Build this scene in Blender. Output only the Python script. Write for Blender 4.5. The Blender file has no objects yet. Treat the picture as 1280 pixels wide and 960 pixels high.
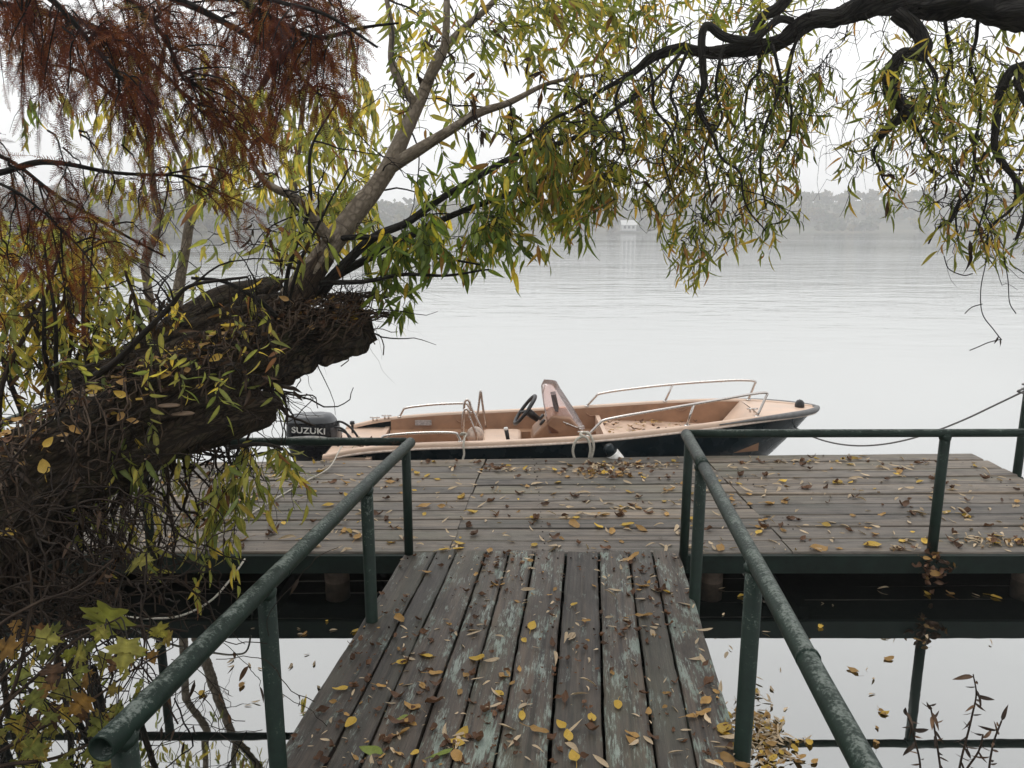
import bpy, math, random
import numpy as np
from mathutils import Vector, Matrix, noise

scene = bpy.context.scene
col = scene.collection
rnd = random.Random(11)
rng = np.random.default_rng(5)
R = math.radians

# ------------------------------------------------------------------ camera
CAM = Vector((0.0, 0.0, 2.0))
F = 960.0                      # focal length in units of a 1280 wide picture
PITCH = R(11.6)
FWD = Vector((0, math.cos(PITCH), -math.sin(PITCH)))
UPV = Vector((0, math.sin(PITCH), math.cos(PITCH)))
WATER = -0.29

def ray(px, py):
    return FWD + Vector((1, 0, 0)) * ((px - 640) / F) + UPV * ((480 - py) / F)

def P(px, py, Y):
    d = ray(px, py)
    return CAM + d * (Y / d.y)

def PZ(px, py, z):
    d = ray(px, py)
    return CAM + d * ((z - CAM.z) / d.z)

cam_data = bpy.data.cameras.new("camera")
cam = bpy.data.objects.new("camera", cam_data)
col.objects.link(cam)
cam.location = CAM
cam.rotation_euler = (math.pi / 2 - PITCH, 0, 0)
cam_data.sensor_fit = 'HORIZONTAL'
cam_data.sensor_width = 36.0
cam_data.lens = 36.0 * F / 1280.0
cam_data.clip_start = 0.05
cam_data.clip_end = 5000
scene.camera = cam

# ------------------------------------------------------------------ node helpers
class NT:
    def __init__(self, tree):
        self.t = tree
        tree.nodes.clear()
    def n(self, kind, **kw):
        nd = self.t.nodes.new(kind)
        for k, v in kw.items():
            if k == 'i':
                for a, b in v.items():
                    s = nd.inputs[a]
                    if isinstance(b, bpy.types.NodeSocket):
                        self.t.links.new(b, s)
                    else:
                        s.default_value = b
            else:
                setattr(nd, k, v)
        return nd
    def link(self, a, b):
        self.t.links.new(a, b)
    def noise(self, vec, scale, detail=4, rough=0.55, **kw):
        return self.n('ShaderNodeTexNoise', i={'Vector': vec, 'Scale': scale, 'Detail': detail, 'Roughness': rough, **kw})
    def ramp(self, fac, stops, interp='LINEAR'):
        nd = self.n('ShaderNodeValToRGB', i={'Fac': fac})
        cr = nd.color_ramp
        cr.interpolation = interp
        while len(cr.elements) < len(stops):
            cr.elements.new(0.5)
        for e, (p, c) in zip(cr.elements, stops):
            e.position = p
            e.color = (c, c, c, 1) if isinstance(c, (int, float)) else (*c, 1)
        return nd.outputs['Color']
    def mix(self, fac, a, b, blend='MIX'):
        nd = self.n('ShaderNodeMix', data_type='RGBA', blend_type=blend)
        for sock, v in ((nd.inputs[0], fac), (nd.inputs[6], a), (nd.inputs[7], b)):
            if isinstance(v, bpy.types.NodeSocket):
                self.t.links.new(v, sock)
            elif isinstance(v, (int, float)):
                sock.default_value = v
            else:
                sock.default_value = (*v, 1)
        return nd.outputs[2]
    def math(self, op, a, b=0.0, clamp=False):
        nd = self.n('ShaderNodeMath', operation=op, use_clamp=clamp, i={0: a, 1: b})
        return nd.outputs[0]
    def mapping(self, vec, scale=(1, 1, 1), rot=(0, 0, 0), loc=(0, 0, 0)):
        return self.n('ShaderNodeMapping', i={'Vector': vec, 'Scale': scale, 'Rotation': rot, 'Location': loc}).outputs[0]
    def bump(self, h, strength=0.4, dist=0.01):
        return self.n('ShaderNodeBump', i={'Height': h, 'Strength': strength, 'Distance': dist}).outputs[0]
    def obj(self):
        return self.n('ShaderNodeTexCoord').outputs['Object']
    def attr(self, name='tint'):
        return self.n('ShaderNodeAttribute', attribute_name=name)
    def out(self, shader, sock='Surface'):
        o = self.n('ShaderNodeOutputMaterial')
        self.t.links.new(shader, o.inputs[sock])
    def principled(self, **kw):
        nd = self.n('ShaderNodeBsdfPrincipled')
        for k, v in kw.items():
            k = k.replace('_', ' ')
            s = nd.inputs[k]
            if isinstance(v, bpy.types.NodeSocket):
                self.t.links.new(v, s)
            elif isinstance(v, (tuple, list)) and len(v) == 3:
                s.default_value = (*v, 1)
            else:
                s.default_value = v
        return nd.outputs[0]

def newmat(name):
    m = bpy.data.materials.new(name)
    m.use_nodes = True
    return m, NT(m.node_tree)

MAT = {}

def simple(name, color, rough=0.5, metallic=0.0, nscale=30.0, namp=0.25, bump=0.0, spec=0.5):
    m, t = newmat(name)
    o = t.obj()
    n1 = t.noise(o, nscale, 5).outputs['Fac']
    dark = tuple(c * (1 - namp) for c in color)
    lite = tuple(min(1, c * (1 + namp)) for c in color)
    c = t.ramp(n1, [(0.3, dark), (0.7, lite)])
    kw = dict(Base_Color=c, Roughness=t.ramp(n1, [(0.3, max(0.0, rough - .06)), (0.7, min(1, rough + .1))]), Metallic=metallic, Specular_IOR_Level=spec)
    if bump:
        kw['Normal'] = t.bump(n1, bump, 0.004)
    t.out(t.principled(**kw))
    MAT[name] = m
    return m

# weathered planks. axis of grain = local coordinate stored in the 'uvp' attribute (along, across, plank id)
def wood(name, base_dark, base_lite, paint=0.0, grey=0.5):
    m, t = newmat(name)
    a = t.attr('uvp').outputs['Vector']
    sep = t.n('ShaderNodeSeparateXYZ', i={0: a})
    pid = sep.outputs[2]
    off = t.n('ShaderNodeCombineXYZ', i={0: t.math('MULTIPLY', pid, 3.71), 1: t.math('MULTIPLY', pid, 1.93), 2: pid}).outputs[0]
    v = t.n('ShaderNodeVectorMath', operation='ADD', i={0: a, 1: off}).outputs[0]
    grain = t.noise(t.mapping(v, (2.2, 62, 1)), 1.0, 6, 0.62).outputs['Fac']
    fine = t.noise(t.mapping(v, (9, 240, 1)), 1.0, 3, 0.6).outputs['Fac']
    blot = t.noise(t.mapping(v, (1.3, 5, 1)), 1.0, 5, 0.6).outputs['Fac']
    blot2 = t.noise(t.mapping(v, (5, 11, 1), loc=(7, 3, 0)), 1.0, 6, 0.65).outputs['Fac']
    white = t.n('ShaderNodeTexWhiteNoise', noise_dimensions='1D', i={'W': pid}).outputs['Value']
    g = t.math('ADD', t.math('MULTIPLY', grain, 0.6), t.math('MULTIPLY', fine, 0.4))
    c = t.mix(t.ramp(g, [(0.33, 0.0), (0.66, 1.0)]), base_dark, base_lite)
    c = t.mix(t.ramp(blot, [(0.35, 0.0), (0.7, 0.6)]), c, tuple(grey * x for x in (0.36, 0.345, 0.325)))
    c = t.mix(t.ramp(blot2, [(0.5, 0.0), (0.72, 0.6)]), c, tuple(x * 0.5 for x in base_dark))
    # long dark checks and streaks that follow the grain
    stk = t.noise(t.mapping(v, (0.7, 24, 1), loc=(4, 2, 0)), 1.0, 6, 0.7).outputs['Fac']
    c = t.mix(t.ramp(stk, [(0.52, 0.0), (0.62, 0.7)]), c, tuple(x * 0.55 for x in base_dark))
    lit_ = t.noise(t.mapping(v, (0.8, 15, 1), loc=(9, 6, 0)), 1.0, 5, 0.65).outputs['Fac']
    c = t.mix(t.ramp(lit_, [(0.55, 0.0), (0.68, 0.55)]), c, tuple(min(1, x * 1.25) for x in base_lite))
    # damp green algae film
    alg = t.noise(t.mapping(v, (0.9, 3.0, 1), loc=(1, 9, 0)), 1.0, 4, 0.6).outputs['Fac']
    c = t.mix(t.ramp(alg, [(0.5, 0.0), (0.75, 0.45)]), c, (0.075, 0.085, 0.05))
    if paint:
        pn = t.noise(t.mapping(v, (4.0, 13, 1), loc=(2, 5, 0)), 1.0, 6, 0.66).outputs['Fac']
        pf = t.noise(t.mapping(v, (16, 130, 1)), 1.0, 6, 0.75).outputs['Fac']
        k = t.math('ADD', t.math('MULTIPLY', pn, 0.58), t.math('MULTIPLY', pf, 0.42))
        k = t.math('ADD', k, t.math('MULTIPLY', t.math('SUBTRACT', white, 0.5), 0.075))
        lo = 0.625 - paint * 0.1
        k = t.ramp(k, [(lo - 0.01, 0.0), (lo + 0.045, 1.0)])
        pc = t.mix(t.ramp(blot2, [(0.35, 0.0), (0.65, 1.0)]), (0.13, 0.18, 0.15), (0.29, 0.33, 0.30))
        c = t.mix(t.math('MULTIPLY', k, 0.72), c, pc)
    val = t.math('ADD', 0.66, t.math('MULTIPLY', white, 0.66))
    hsv = t.n('ShaderNodeHueSaturation', i={'Color': c, 'Value': val, 'Saturation': t.math('ADD', 0.8, t.math('MULTIPLY', white, 0.35))}).outputs[0]
    h = t.math('ADD', t.math('MULTIPLY', g, 1.0), t.math('MULTIPLY', blot2, 0.35))
    t.out(t.principled(Base_Color=hsv, Roughness=t.ramp(blot, [(0.3, 0.42), (0.7, 0.72)]), Specular_IOR_Level=0.45,
                       Normal=t.bump(h, 0.8, 0.008)))
    MAT[name] = m

wood('deck_wood', (0.025, 0.0185, 0.013), (0.220, 0.176, 0.132), 0.0, 0.5)
wood('ramp_wood', (0.010, 0.0070, 0.0048), (0.092, 0.066, 0.046), 0.72, 0.17)

# green pipe paint, chalked and chipped
def pipe_paint():
    m, t = newmat('pipe_paint')
    o = t.obj()
    n1 = t.noise(o, 16, 6, 0.7).outputs['Fac']
    n2 = t.noise(o, 95, 5, 0.7).outputs['Fac']
    n3 = t.noise(o, 5, 4, 0.6).outputs['Fac']
    c = t.mix(t.ramp(n1, [(0.3, 0.0), (0.7, 1.0)]), (0.005, 0.013, 0.0095), (0.013, 0.029, 0.021))
    # chalk where rain and hands wear the paint: mostly on the upper side of the pipe
    nz = t.n('ShaderNodeSeparateXYZ', i={0: t.n('ShaderNodeNewGeometry').outputs['Normal']}).outputs[2]
    up = t.math('MULTIPLY', t.math('MAXIMUM', nz, 0.0), 0.235)
    k = t.math('ADD', t.math('ADD', t.math('MULTIPLY', n1, 0.45), t.math('MULTIPLY', n2, 0.55)), up)
    c = t.mix(t.ramp(k, [(0.685, 0.0), (0.79, 0.7)]), c, (0.19, 0.215, 0.195))
    rust = t.math('ADD', t.math('MULTIPLY', n3, 0.6), t.math('MULTIPLY', n2, 0.4))
    c = t.mix(t.ramp(rust, [(0.62, 0.0), (0.67, 0.8)]), c, (0.085, 0.045, 0.025))
    t.out(t.principled(Base_Color=c, Roughness=t.ramp(n1, [(0.3, 0.36), (0.7, 0.6)]), Specular_IOR_Level=0.22, Normal=t.bump(k, 0.4, 0.004)))
    MAT['pipe_paint'] = m
pipe_paint()

def bark(name, dark, lite, sx=6, sz=1.2, strength=0.9, moss=0.0):
    m, t = newmat(name)
    a = t.attr('uvp').outputs['Vector']      # along, around, seed
    n1 = t.noise(t.mapping(a, (sz * 4, sx * 6, 1)), 1.0, 8, 0.72, Distortion=0.6).outputs['Fac']
    n2 = t.noise(t.mapping(a, (sz * 22, sx * 20, 1)), 1.0, 6, 0.65).outputs['Fac']
    n3 = t.noise(t.obj(), 3.0, 4, 0.6).outputs['Fac']
    vo = t.n('ShaderNodeTexVoronoi', feature='DISTANCE_TO_EDGE', i={'Vector': t.mapping(a, (sz * 7, sx * 7, 1)), 'Scale': 1.0}).outputs['Distance']
    crack = t.ramp(vo, [(0.0, 0.0), (0.22, 1.0)])
    k = t.math('ADD', t.math('MULTIPLY', n1, 0.55), t.math('ADD', t.math('MULTIPLY', n2, 0.3), t.math('MULTIPLY', crack, 0.15)))
    c = t.ramp(k, [(0.44, dark), (0.68, lite)])
    c = t.mix(t.ramp(n3, [(0.4, 0.0), (0.7, 0.55)]), c, tuple(0.55 * x for x in lite))
    if moss:
        c = t.mix(t.ramp(t.noise(t.obj(), 9.0, 5, 0.65).outputs['Fac'], [(0.52, 0.0), (0.7, moss)]), c, (0.05, 0.055, 0.02))
    t.out(t.principled(Base_Color=c, Roughness=0.85, Specular_IOR_Level=0.25, Normal=t.bump(k, strength, 0.05)))
    MAT[name] = m
bark('old_bark', (0.005, 0.004, 0.003), (0.115, 0.083, 0.055), sx=4.0, sz=2.4, strength=1.0, moss=0.45)
bark('dark_bark', (0.006, 0.0055, 0.005), (0.066, 0.060, 0.053), sx=4, moss=0.2)
bark('smooth_bark', (0.12, 0.095, 0.072), (0.34, 0.285, 0.22), sx=2, sz=3, strength=0.35)
bark('brown_bark', (0.03, 0.02, 0.014), (0.13, 0.088, 0.06), sx=4, sz=1.5, strength=0.8)
bark('twig_bark', (0.010, 0.008, 0.006), (0.034, 0.026, 0.02), sx=2, strength=0.2)
bark('root_pale', (0.035, 0.023, 0.016), (0.16, 0.11, 0.075), sx=2, strength=0.3)
bark('root_bark', (0.010, 0.0065, 0.0045), (0.05, 0.033, 0.022), sx=2, strength=0.3)

def leafmat(name, trans=0.45, rough=0.45, spec=0.35, veins=0.0):
    m, t = newmat(name)
    c = t.attr('tint').outputs['Color']
    n1 = t.noise(t.obj(), 26, 4, 0.6).outputs['Fac']
    c = t.mix(1.0, c, t.ramp(n1, [(0.25, 0.66), (0.75, 1.25)]), 'MULTIPLY')
    n2 = t.noise(t.obj(), 70, 3, 0.6).outputs['Fac']
    c = t.mix(t.ramp(n2, [(0.66, 0.0), (0.72, 0.75)]), c, (0.045, 0.025, 0.012))
    d = t.principled(Base_Color=c, Roughness=rough, Specular_IOR_Level=spec, Normal=t.bump(n2, 0.25, 0.003))
    tr = t.n('ShaderNodeBsdfTranslucent', i={'Color': t.mix(1.0, c, (1.25, 1.15, 0.75), 'MULTIPLY')}).outputs[0]
    sh = t.n('ShaderNodeMixShader', i={0: trans, 1: d, 2: tr}).outputs[0]
    t.out(sh)
    MAT[name] = m
leafmat('leaf', 0.62)
leafmat('leaf_fallen', 0.2, 0.5, 0.3)
leafmat('needle', 0.35, 0.7, 0.15)
leafmat('dry_leaf', 0.12, 0.55, 0.3)

# ------------------------------------------------------------------ mesh builder
class MB:
    """collects geometry for ONE mesh object"""
    def __init__(self):
        self.v = []; self.f = []; self.n = 0; self.tint = []; self.uvp = []; self.sm = []; self.mi = []
    def add(self, V, faces, tint=None, uvp=None, smooth=False, mi=0):
        self.mi.extend([mi] * len(faces))
        V = np.asarray(V, dtype=np.float64).reshape(-1, 3)
        n = len(V)
        self.v.append(V)
        for f in faces:
            self.f.append(tuple(int(i) + self.n for i in f))
        self.sm.extend([smooth] * len(faces))
        tn = np.ones((n, 3)) if tint is None else np.broadcast_to(np.asarray(tint, dtype=np.float64), (n, 3))
        self.tint.append(tn)
        self.uvp.append(np.zeros((n, 3)) if uvp is None else np.asarray(uvp, dtype=np.float64).reshape(-1, 3))
        self.n += n
    def addn(self, V, faces, tint, mi=0):
        """many copies at once: V (N,3), faces (M,k) int array"""
        V = np.asarray(V).reshape(-1, 3); self.mi.extend([mi] * len(faces))
        self.v.append(V); self.f.extend(map(tuple, (np.asarray(faces) + self.n).tolist()))
        self.sm.extend([True] * len(faces))
        self.tint.append(np.asarray(tint).reshape(-1, 3)); self.uvp.append(np.zeros((len(V), 3)))
        self.n += len(V)
    def box(self, c, s, rot=None, **kw):
        hx, hy, hz = s[0] / 2, s[1] / 2, s[2] / 2
        V = [(x, y, z) for x in (-hx, hx) for y in (-hy, hy) for z in (-hz, hz)]
        V = [Vector(v) for v in V]
        if rot is not None:
            V = [rot @ v for v in V]
        V = [v + Vector(c) for v in V]
        self.add(V, [(0, 1, 3, 2), (4, 6, 7, 5), (0, 4, 5, 1), (2, 3, 7, 6), (0, 2, 6, 4), (1, 5, 7, 3)], **kw)
    def tube(self, pts, rad, sides=8, tint=None, cap=True, smooth=True, bump=0.0, bscale=6.0, seed=0.0, mi=0):
        pts = [Vector(p) for p in pts]
        n = len(pts)
        rads = rad if isinstance(rad, (list, tuple, np.ndarray)) else [rad] * n
        V = []; U = []
        T0 = None; side = None; along = 0.0
        for i, p in enumerate(pts):
            a = pts[max(0, i - 1)]; b = pts[min(n - 1, i + 1)]
            T = (b - a)
            T = T.normalized() if T.length > 1e-9 else Vector((0, 0, 1))
            if side is None:
                ref = Vector((0, 0, 1)) if abs(T.z) < 0.9 else Vector((1, 0, 0))
                side = T.cross(ref).normalized()
            else:
                side = (side - T * side.dot(T))
                side = side.normalized() if side.length > 1e-9 else T.orthogonal().normalized()
            up = side.cross(T)
            if i:
                along += (p - pts[i - 1]).length
            for k in range(sides):
                an = 2 * math.pi * k / sides
                d = side * math.cos(an) + up * math.sin(an)
                r = rads[i]
                if bump:
                    q = Vector((d.x * 1.0 + seed, d.y + along * 0.35 * bscale / 6, d.z)) * (bscale / 3)
                    low = noise.fractal(Vector((d.x + seed, d.y + along * 2.0, d.z)) * 1.3, 1.0, 2.0, 3)
                    hi = noise.turbulence(Vector((math.cos(an) * bscale + seed, math.sin(an) * bscale, along * 4.0)), 5, False)
                    r = r * (1 + bump * low) - r * bump * 0.55 * (1 - hi)
                V.append(p + d * r)
                U.append((along, an / (2 * math.pi) * (2 * math.pi * max(rads[i], 0.01) * 2), seed))
        faces = []
        for i in range(n - 1):
            for k in range(sides):
                k2 = (k + 1) % sides
                faces.append((i * sides + k, i * sides + k2, (i + 1) * sides + k2, (i + 1) * sides + k))
        if cap:
            faces.append(tuple(range(sides - 1, -1, -1)))
            faces.append(tuple((n - 1) * sides + k for k in range(sides)))
        self.add(V, faces, tint, U, smooth, mi)
    def build(self, name, mat, parent=None, smooth=None, autosharp=True):
        me = bpy.data.meshes.new(name)
        V = np.concatenate(self.v) if self.v else np.zeros((0, 3))
        if parent is not None:
            V = V - np.array(world_loc(parent))
        me.from_pydata(V.tolist(), [], self.f)
        for mm in (mat if isinstance(mat, (list, tuple)) else [mat]):
            me.materials.append(mm)
        if any(self.mi) and len(self.mi) == len(self.f):
            me.polygons.foreach_set('material_index', np.array(self.mi, dtype=np.int32))
        at = me.attributes.new('tint', 'FLOAT_COLOR', 'POINT')
        T = np.concatenate(self.tint)
        at.data.foreach_set('color', np.concatenate([T, np.ones((len(T), 1))], axis=1).astype(np.float32).ravel())
        if any(len(u) and np.any(u) for u in self.uvp):
            au = me.attributes.new('uvp', 'FLOAT_VECTOR', 'POINT')
            au.data.foreach_set('vector', np.concatenate(self.uvp).astype(np.float32).ravel())
        sm = self.sm if smooth is None else [smooth] * len(self.f)
        me.polygons.foreach_set('use_smooth', np.array(sm, dtype=bool))
        me.update()
        o = bpy.data.objects.new(name, me)
        col.objects.link(o)
        if parent is not None:
            o.parent = parent
        return o

LOCS = {}
def world_loc(o):
    v = Vector((0, 0, 0))
    while o is not None:
        v = v + o.location
        o = o.parent
    return v

def tag(o, label=None, cat=None, group=None, kind=None):
    if label: o['label'] = label
    if cat: o['category'] = cat
    if group: o['group'] = group
    if kind: o['kind'] = kind
    return o

def empty(name, loc, label, cat, group=None):
    o = bpy.data.objects.new(name, None)
    o.empty_display_size = 0.1
    col.objects.link(o)
    o.location = loc
    bpy.context.view_layer.update()
    return tag(o, label, cat, group)

def spline(pts, per=8):
    """Catmull-Rom through points (tuples of any length)"""
    A = [np.array(p, dtype=float) for p in pts]
    A = [2 * A[0] - A[1]] + A + [2 * A[-1] - A[-2]]
    out = []
    for i in range(1, len(A) - 2):
        p0, p1, p2, p3 = A[i - 1], A[i], A[i + 1], A[i + 2]
        for k in range(per):
            t = k / per
            out.append(0.5 * ((2 * p1) + (-p0 + p2) * t + (2 * p0 - 5 * p1 + 4 * p2 - p3) * t * t + (-p0 + 3 * p1 - 3 * p2 + p3) * t ** 3))
    out.append(A[-2])
    return out

def smoothstep(a, b, x):
    t = min(1, max(0, (x - a) / (b - a)))
    return t * t * (3 - 2 * t)
# ------------------------------------------------------------------ world, sun, render settings
SUN_EL, SUN_AZ = R(68), R(-28)          # azimuth from +Y towards +X
w = bpy.data.worlds.new("World")
scene.world = w
w.use_nodes = True
t = NT(w.node_tree)
sky = t.n('ShaderNodeTexSky', sky_type='NISHITA', sun_disc=False, sun_elevation=SUN_EL, sun_rotation=SUN_AZ,
          altitude=100.0, air_density=1.0, dust_density=4.0, ozone_density=1.0)
hs = t.n('ShaderNodeHueSaturation', i={'Color': sky.outputs[0], 'Saturation': 0.10, 'Value': 1.0}).outputs[0]
# an even sheet of thin cloud over the clear-sky radiance
cl = t.noise(t.mapping(t.n('ShaderNodeTexCoord').outputs['Generated'], (1.2, 1.2, 3.0)), 1.6, 5, 0.5).outputs['Fac']
over = t.mix(t.ramp(cl, [(0.3, 0.0), (0.7, 1.0)]), (8.5, 8.55, 8.6), (9.8, 9.8, 9.75))
skyc = t.mix(0.8, hs, over)
bg = t.n('ShaderNodeBackground', i={'Color': skyc, 'Strength': 0.138})
ow = t.n('ShaderNodeOutputWorld')
t.link(bg.outputs[0], ow.inputs['Surface'])

sd = bpy.data.lights.new("sun", 'SUN')
sd.energy = 0.8; sd.angle = R(25); sd.color = (1.0, 0.96, 0.9)
so = bpy.data.objects.new("sun", sd)
col.objects.link(so)
dirv = Vector((math.sin(SUN_AZ) * math.cos(SUN_EL), math.cos(SUN_AZ) * math.cos(SUN_EL), math.sin(SUN_EL)))
so.rotation_euler = dirv.to_track_quat('Z', 'Y').to_euler()
so.location = (0, 0, 30)

vs = scene.view_settings
vs.view_transform = 'Standard'; vs.look = 'None'; vs.exposure = 0.0; vs.gamma = 1.0; vs.use_curve_mapping = False
scene.render.engine = 'CYCLES'
cy = scene.cycles
cy.use_denoising = True
try:
    cy.denoiser = 'OPENIMAGEDENOISE'; cy.denoising_input_passes = 'RGB_ALBEDO_NORMAL'; cy.denoising_prefilter = 'ACCURATE'
except Exception:
    pass
cy.max_bounces = 8; cy.diffuse_bounces = 3; cy.glossy_bounces = 4; cy.transmission_bounces = 4
cy.transparent_max_bounces = 8; cy.volume_bounces = 6
cy.caustics_reflective = False; cy.caustics_refractive = False
cy.use_adaptive_sampling = True; cy.adaptive_threshold = 0.008

# ------------------------------------------------------------------ haze: one closed box round everything
hz = MB()
hz.box((0, 180, 20.0), (1100, 1300, 46.0))
m, t = newmat('haze_air')
pv = t.n('ShaderNodeVolumePrincipled', i={'Color': (0.985, 0.99, 1.0, 1), 'Density': 0.0019, 'Anisotropy': 0.6})
t.out(pv.outputs[0], 'Volume')
o = hz.build('haze', m, smooth=False)
tag(o, kind='stuff')
o.display_type = 'WIRE'

# ------------------------------------------------------------------ water
m, t = newmat('lake_water')
geo = t.n('ShaderNodeNewGeometry').outputs['Position']
sp = t.n('ShaderNodeSeparateXYZ', i={0: geo})
openw = t.n('ShaderNodeMapRange', interpolation_type='SMOOTHSTEP', i={0: sp.outputs[1], 1: 7.0, 2: 30.0, 3: 0.05, 4: 1.0}).outputs[0]
patch = t.ramp(t.noise(t.mapping(geo, (0.010, 0.045, 0.02)), 1.0, 3, 0.5).outputs['Fac'], [(0.38, 0.25), (0.62, 1.0)])
r1 = t.noise(t.mapping(geo, (0.9, 2.1, 1.0), rot=(0, 0, 0.12)), 1.0, 4, 0.55).outputs['Fac']
r2 = t.noise(t.mapping(geo, (0.22, 0.6, 1.0), rot=(0, 0, -0.08)), 1.0, 3, 0.5).outputs['Fac']
h = t.math('MULTIPLY', t.math('ADD', t.math('MULTIPLY', r1, 0.5), r2), t.math('MULTIPLY', openw, patch))
nrm = t.bump(h, 1.0, 0.08)
lw = t.n('ShaderNodeLayerWeight', i={'Blend': 0.5, 'Normal': nrm}).outputs['Facing']
refl = t.ramp(lw, [(0.0, 0.30), (0.45, 0.52), (0.75, 0.81), (1.0, 0.94)])
gl = t.n('ShaderNodeBsdfGlossy', i={'Color': (0.86, 0.868, 0.86, 1), 'Roughness': 0.015, 'Normal': nrm}).outputs[0]
df = t.n('ShaderNodeBsdfDiffuse', i={'Color': (0.008, 0.011, 0.010, 1)}).outputs[0]
t.out(t.n('ShaderNodeMixShader', i={0: refl, 1: df, 2: gl}).outputs[0])
MAT['water'] = m
wb = MB()
wb.add([(-520, -60, WATER), (520, -60, WATER), (520, 800, WATER), (-520, 800, WATER)], [(0, 1, 2, 3)])
tag(wb.build('water', m), kind='structure')

# lake bed and the near bank (behind the camera, and to both sides): one height field
def shore_y(x):
    if x < 0:
        return -0.8 + 4.6 * smoothstep(-2.0, -4.2, x) if x > -60 else 3.8
    return -0.8 + 3.0 * smoothstep(3.6, 5.4, x)
def smooth_rev(a, b, x):
    return smoothstep(0, 1, (x - a) / (b - a))
def bank_z(x, y):
    sy = -0.8 + (4.4 * smooth_rev(-2.2, -4.4, x) if x < 0 else 3.0 * smooth_rev(3.6, 5.4, x))
    d = sy - y
    z = WATER + (0.34 * d if d > 0 else 0.5 * d)
    z = max(-1.6, min(z, 0.10 + 0.02 * max(0, d)))
    return z + 0.035 * noise.fractal(Vector((x * 1.4, y * 1.4, 0)), 1.0, 2.0, 4)
gx = np.concatenate([np.linspace(-60, -8, 20), np.linspace(-7.5, 8, 90), np.linspace(9, 60, 20)])
gy = np.concatenate([np.linspace(-50, -5, 18), np.linspace(-4.5, 9, 70)])
mb = MB()
V = [(x, y, bank_z(x, y)) for y in gy for x in gx]
nx = len(gx)
mb.add(V, [(j * nx + i, j * nx + i + 1, (j + 1) * nx + i + 1, (j + 1) * nx + i) for j in range(len(gy) - 1) for i in range(nx - 1)], smooth=True)
m, t = newmat('bank_soil')
o_ = t.obj()
a1 = t.noise(o_, 3, 6, 0.65).outputs['Fac']; a2 = t.noise(o_, 40, 4, 0.6).outputs['Fac']
c = t.mix(t.ramp(a1, [(0.4, 0.0), (0.6, 1.0)]), (0.05, 0.038, 0.026), (0.065, 0.065, 0.03))
c = t.mix(t.ramp(a2, [(0.55, 0.0), (0.65, 0.8)]), c, (0.16, 0.10, 0.045))
t.out(t.principled(Base_Color=c, Roughness=0.9, Normal=t.bump(a2, 0.6, 0.03)))
tag(mb.build('ground', m), kind='structure')

# ------------------------------------------------------------------ far shores
def far_y(x):        # distance of the far shoreline straight across
    return 262 + 20 * math.sin(x * 0.013) + 9 * noise.noise(Vector((x * 0.03, 2, 0)))
def left_y(x):       # the nearer wooded point on the left, x from -130 to -22
    return 165 + 0.3 * (x + 80) + 5 * noise.noise(Vector((x * 0.06, 7, 0)))
m, t = newmat('far_slope')
o_ = t.obj()
a1 = t.noise(o_, 0.06, 6, 0.6).outputs['Fac']; a2 = t.noise(o_, 0.5, 5, 0.6).outputs['Fac']
c = t.mix(t.ramp(a1, [(0.4, 0.0), (0.6, 1.0)]), (0.06, 0.065, 0.04), (0.12, 0.10, 0.06))
c = t.mix(t.ramp(a2, [(0.45, 0.0), (0.65, 0.6)]), c, (0.05, 0.055, 0.03))
t.out(t.principled(Base_Color=c, Roughness=1.0, Normal=t.bump(a2, 0.8, 1.0)))
def slope_mesh(name, xs, yfun, depth, hfun, n=26):
    mb = MB(); V = []
    for j in range(n):
        for x in xs:
            d = depth * (j / (n - 1)) ** 1.4
            y = yfun(x) - 1.5 + d
            z = WATER - 0.4 + hfun(x, d)
            V.append((x, y, z))
    nx = len(xs)
    mb.add(V, [(j * nx + i, j * nx + i + 1, (j + 1) * nx + i + 1, (j + 1) * nx + i) for j in range(n - 1) for i in range(nx - 1)], smooth=True)
    o = mb.build(name, m)
    tag(o, kind='structure')
def far_h(x, d):
    top = 9 + 6 * (1 - smoothstep(-230, -100, x)) + 4.5 * smoothstep(30, 130, x) + 2.5 * noise.noise(Vector((x * 0.012, d * 0.01, 4)))
    return 0.9 * smoothstep(0, 6, d) + top * smoothstep(8, 95, d) + 0.6 * noise.fractal(Vector((x * .05, d * .05, 0)), 1, 2, 3) * smoothstep(6, 30, d)
def left_h(x, d):
    k = 1 - smoothstep(-56, -36, x)
    return k * (0.8 * smoothstep(0, 4, d) + 2.0 * smoothstep(6, 40, d) + 0.4 * noise.fractal(Vector((x * .08, d * .08, 0)), 1, 2, 3) * smoothstep(3, 20, d)) - 0.6 * (1 - k)
slope_mesh('hills', np.linspace(-430, 430, 150), far_y, 150, far_h)
slope_mesh('hills', np.linspace(-240, -36, 60), left_y, 70, left_h)

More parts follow.
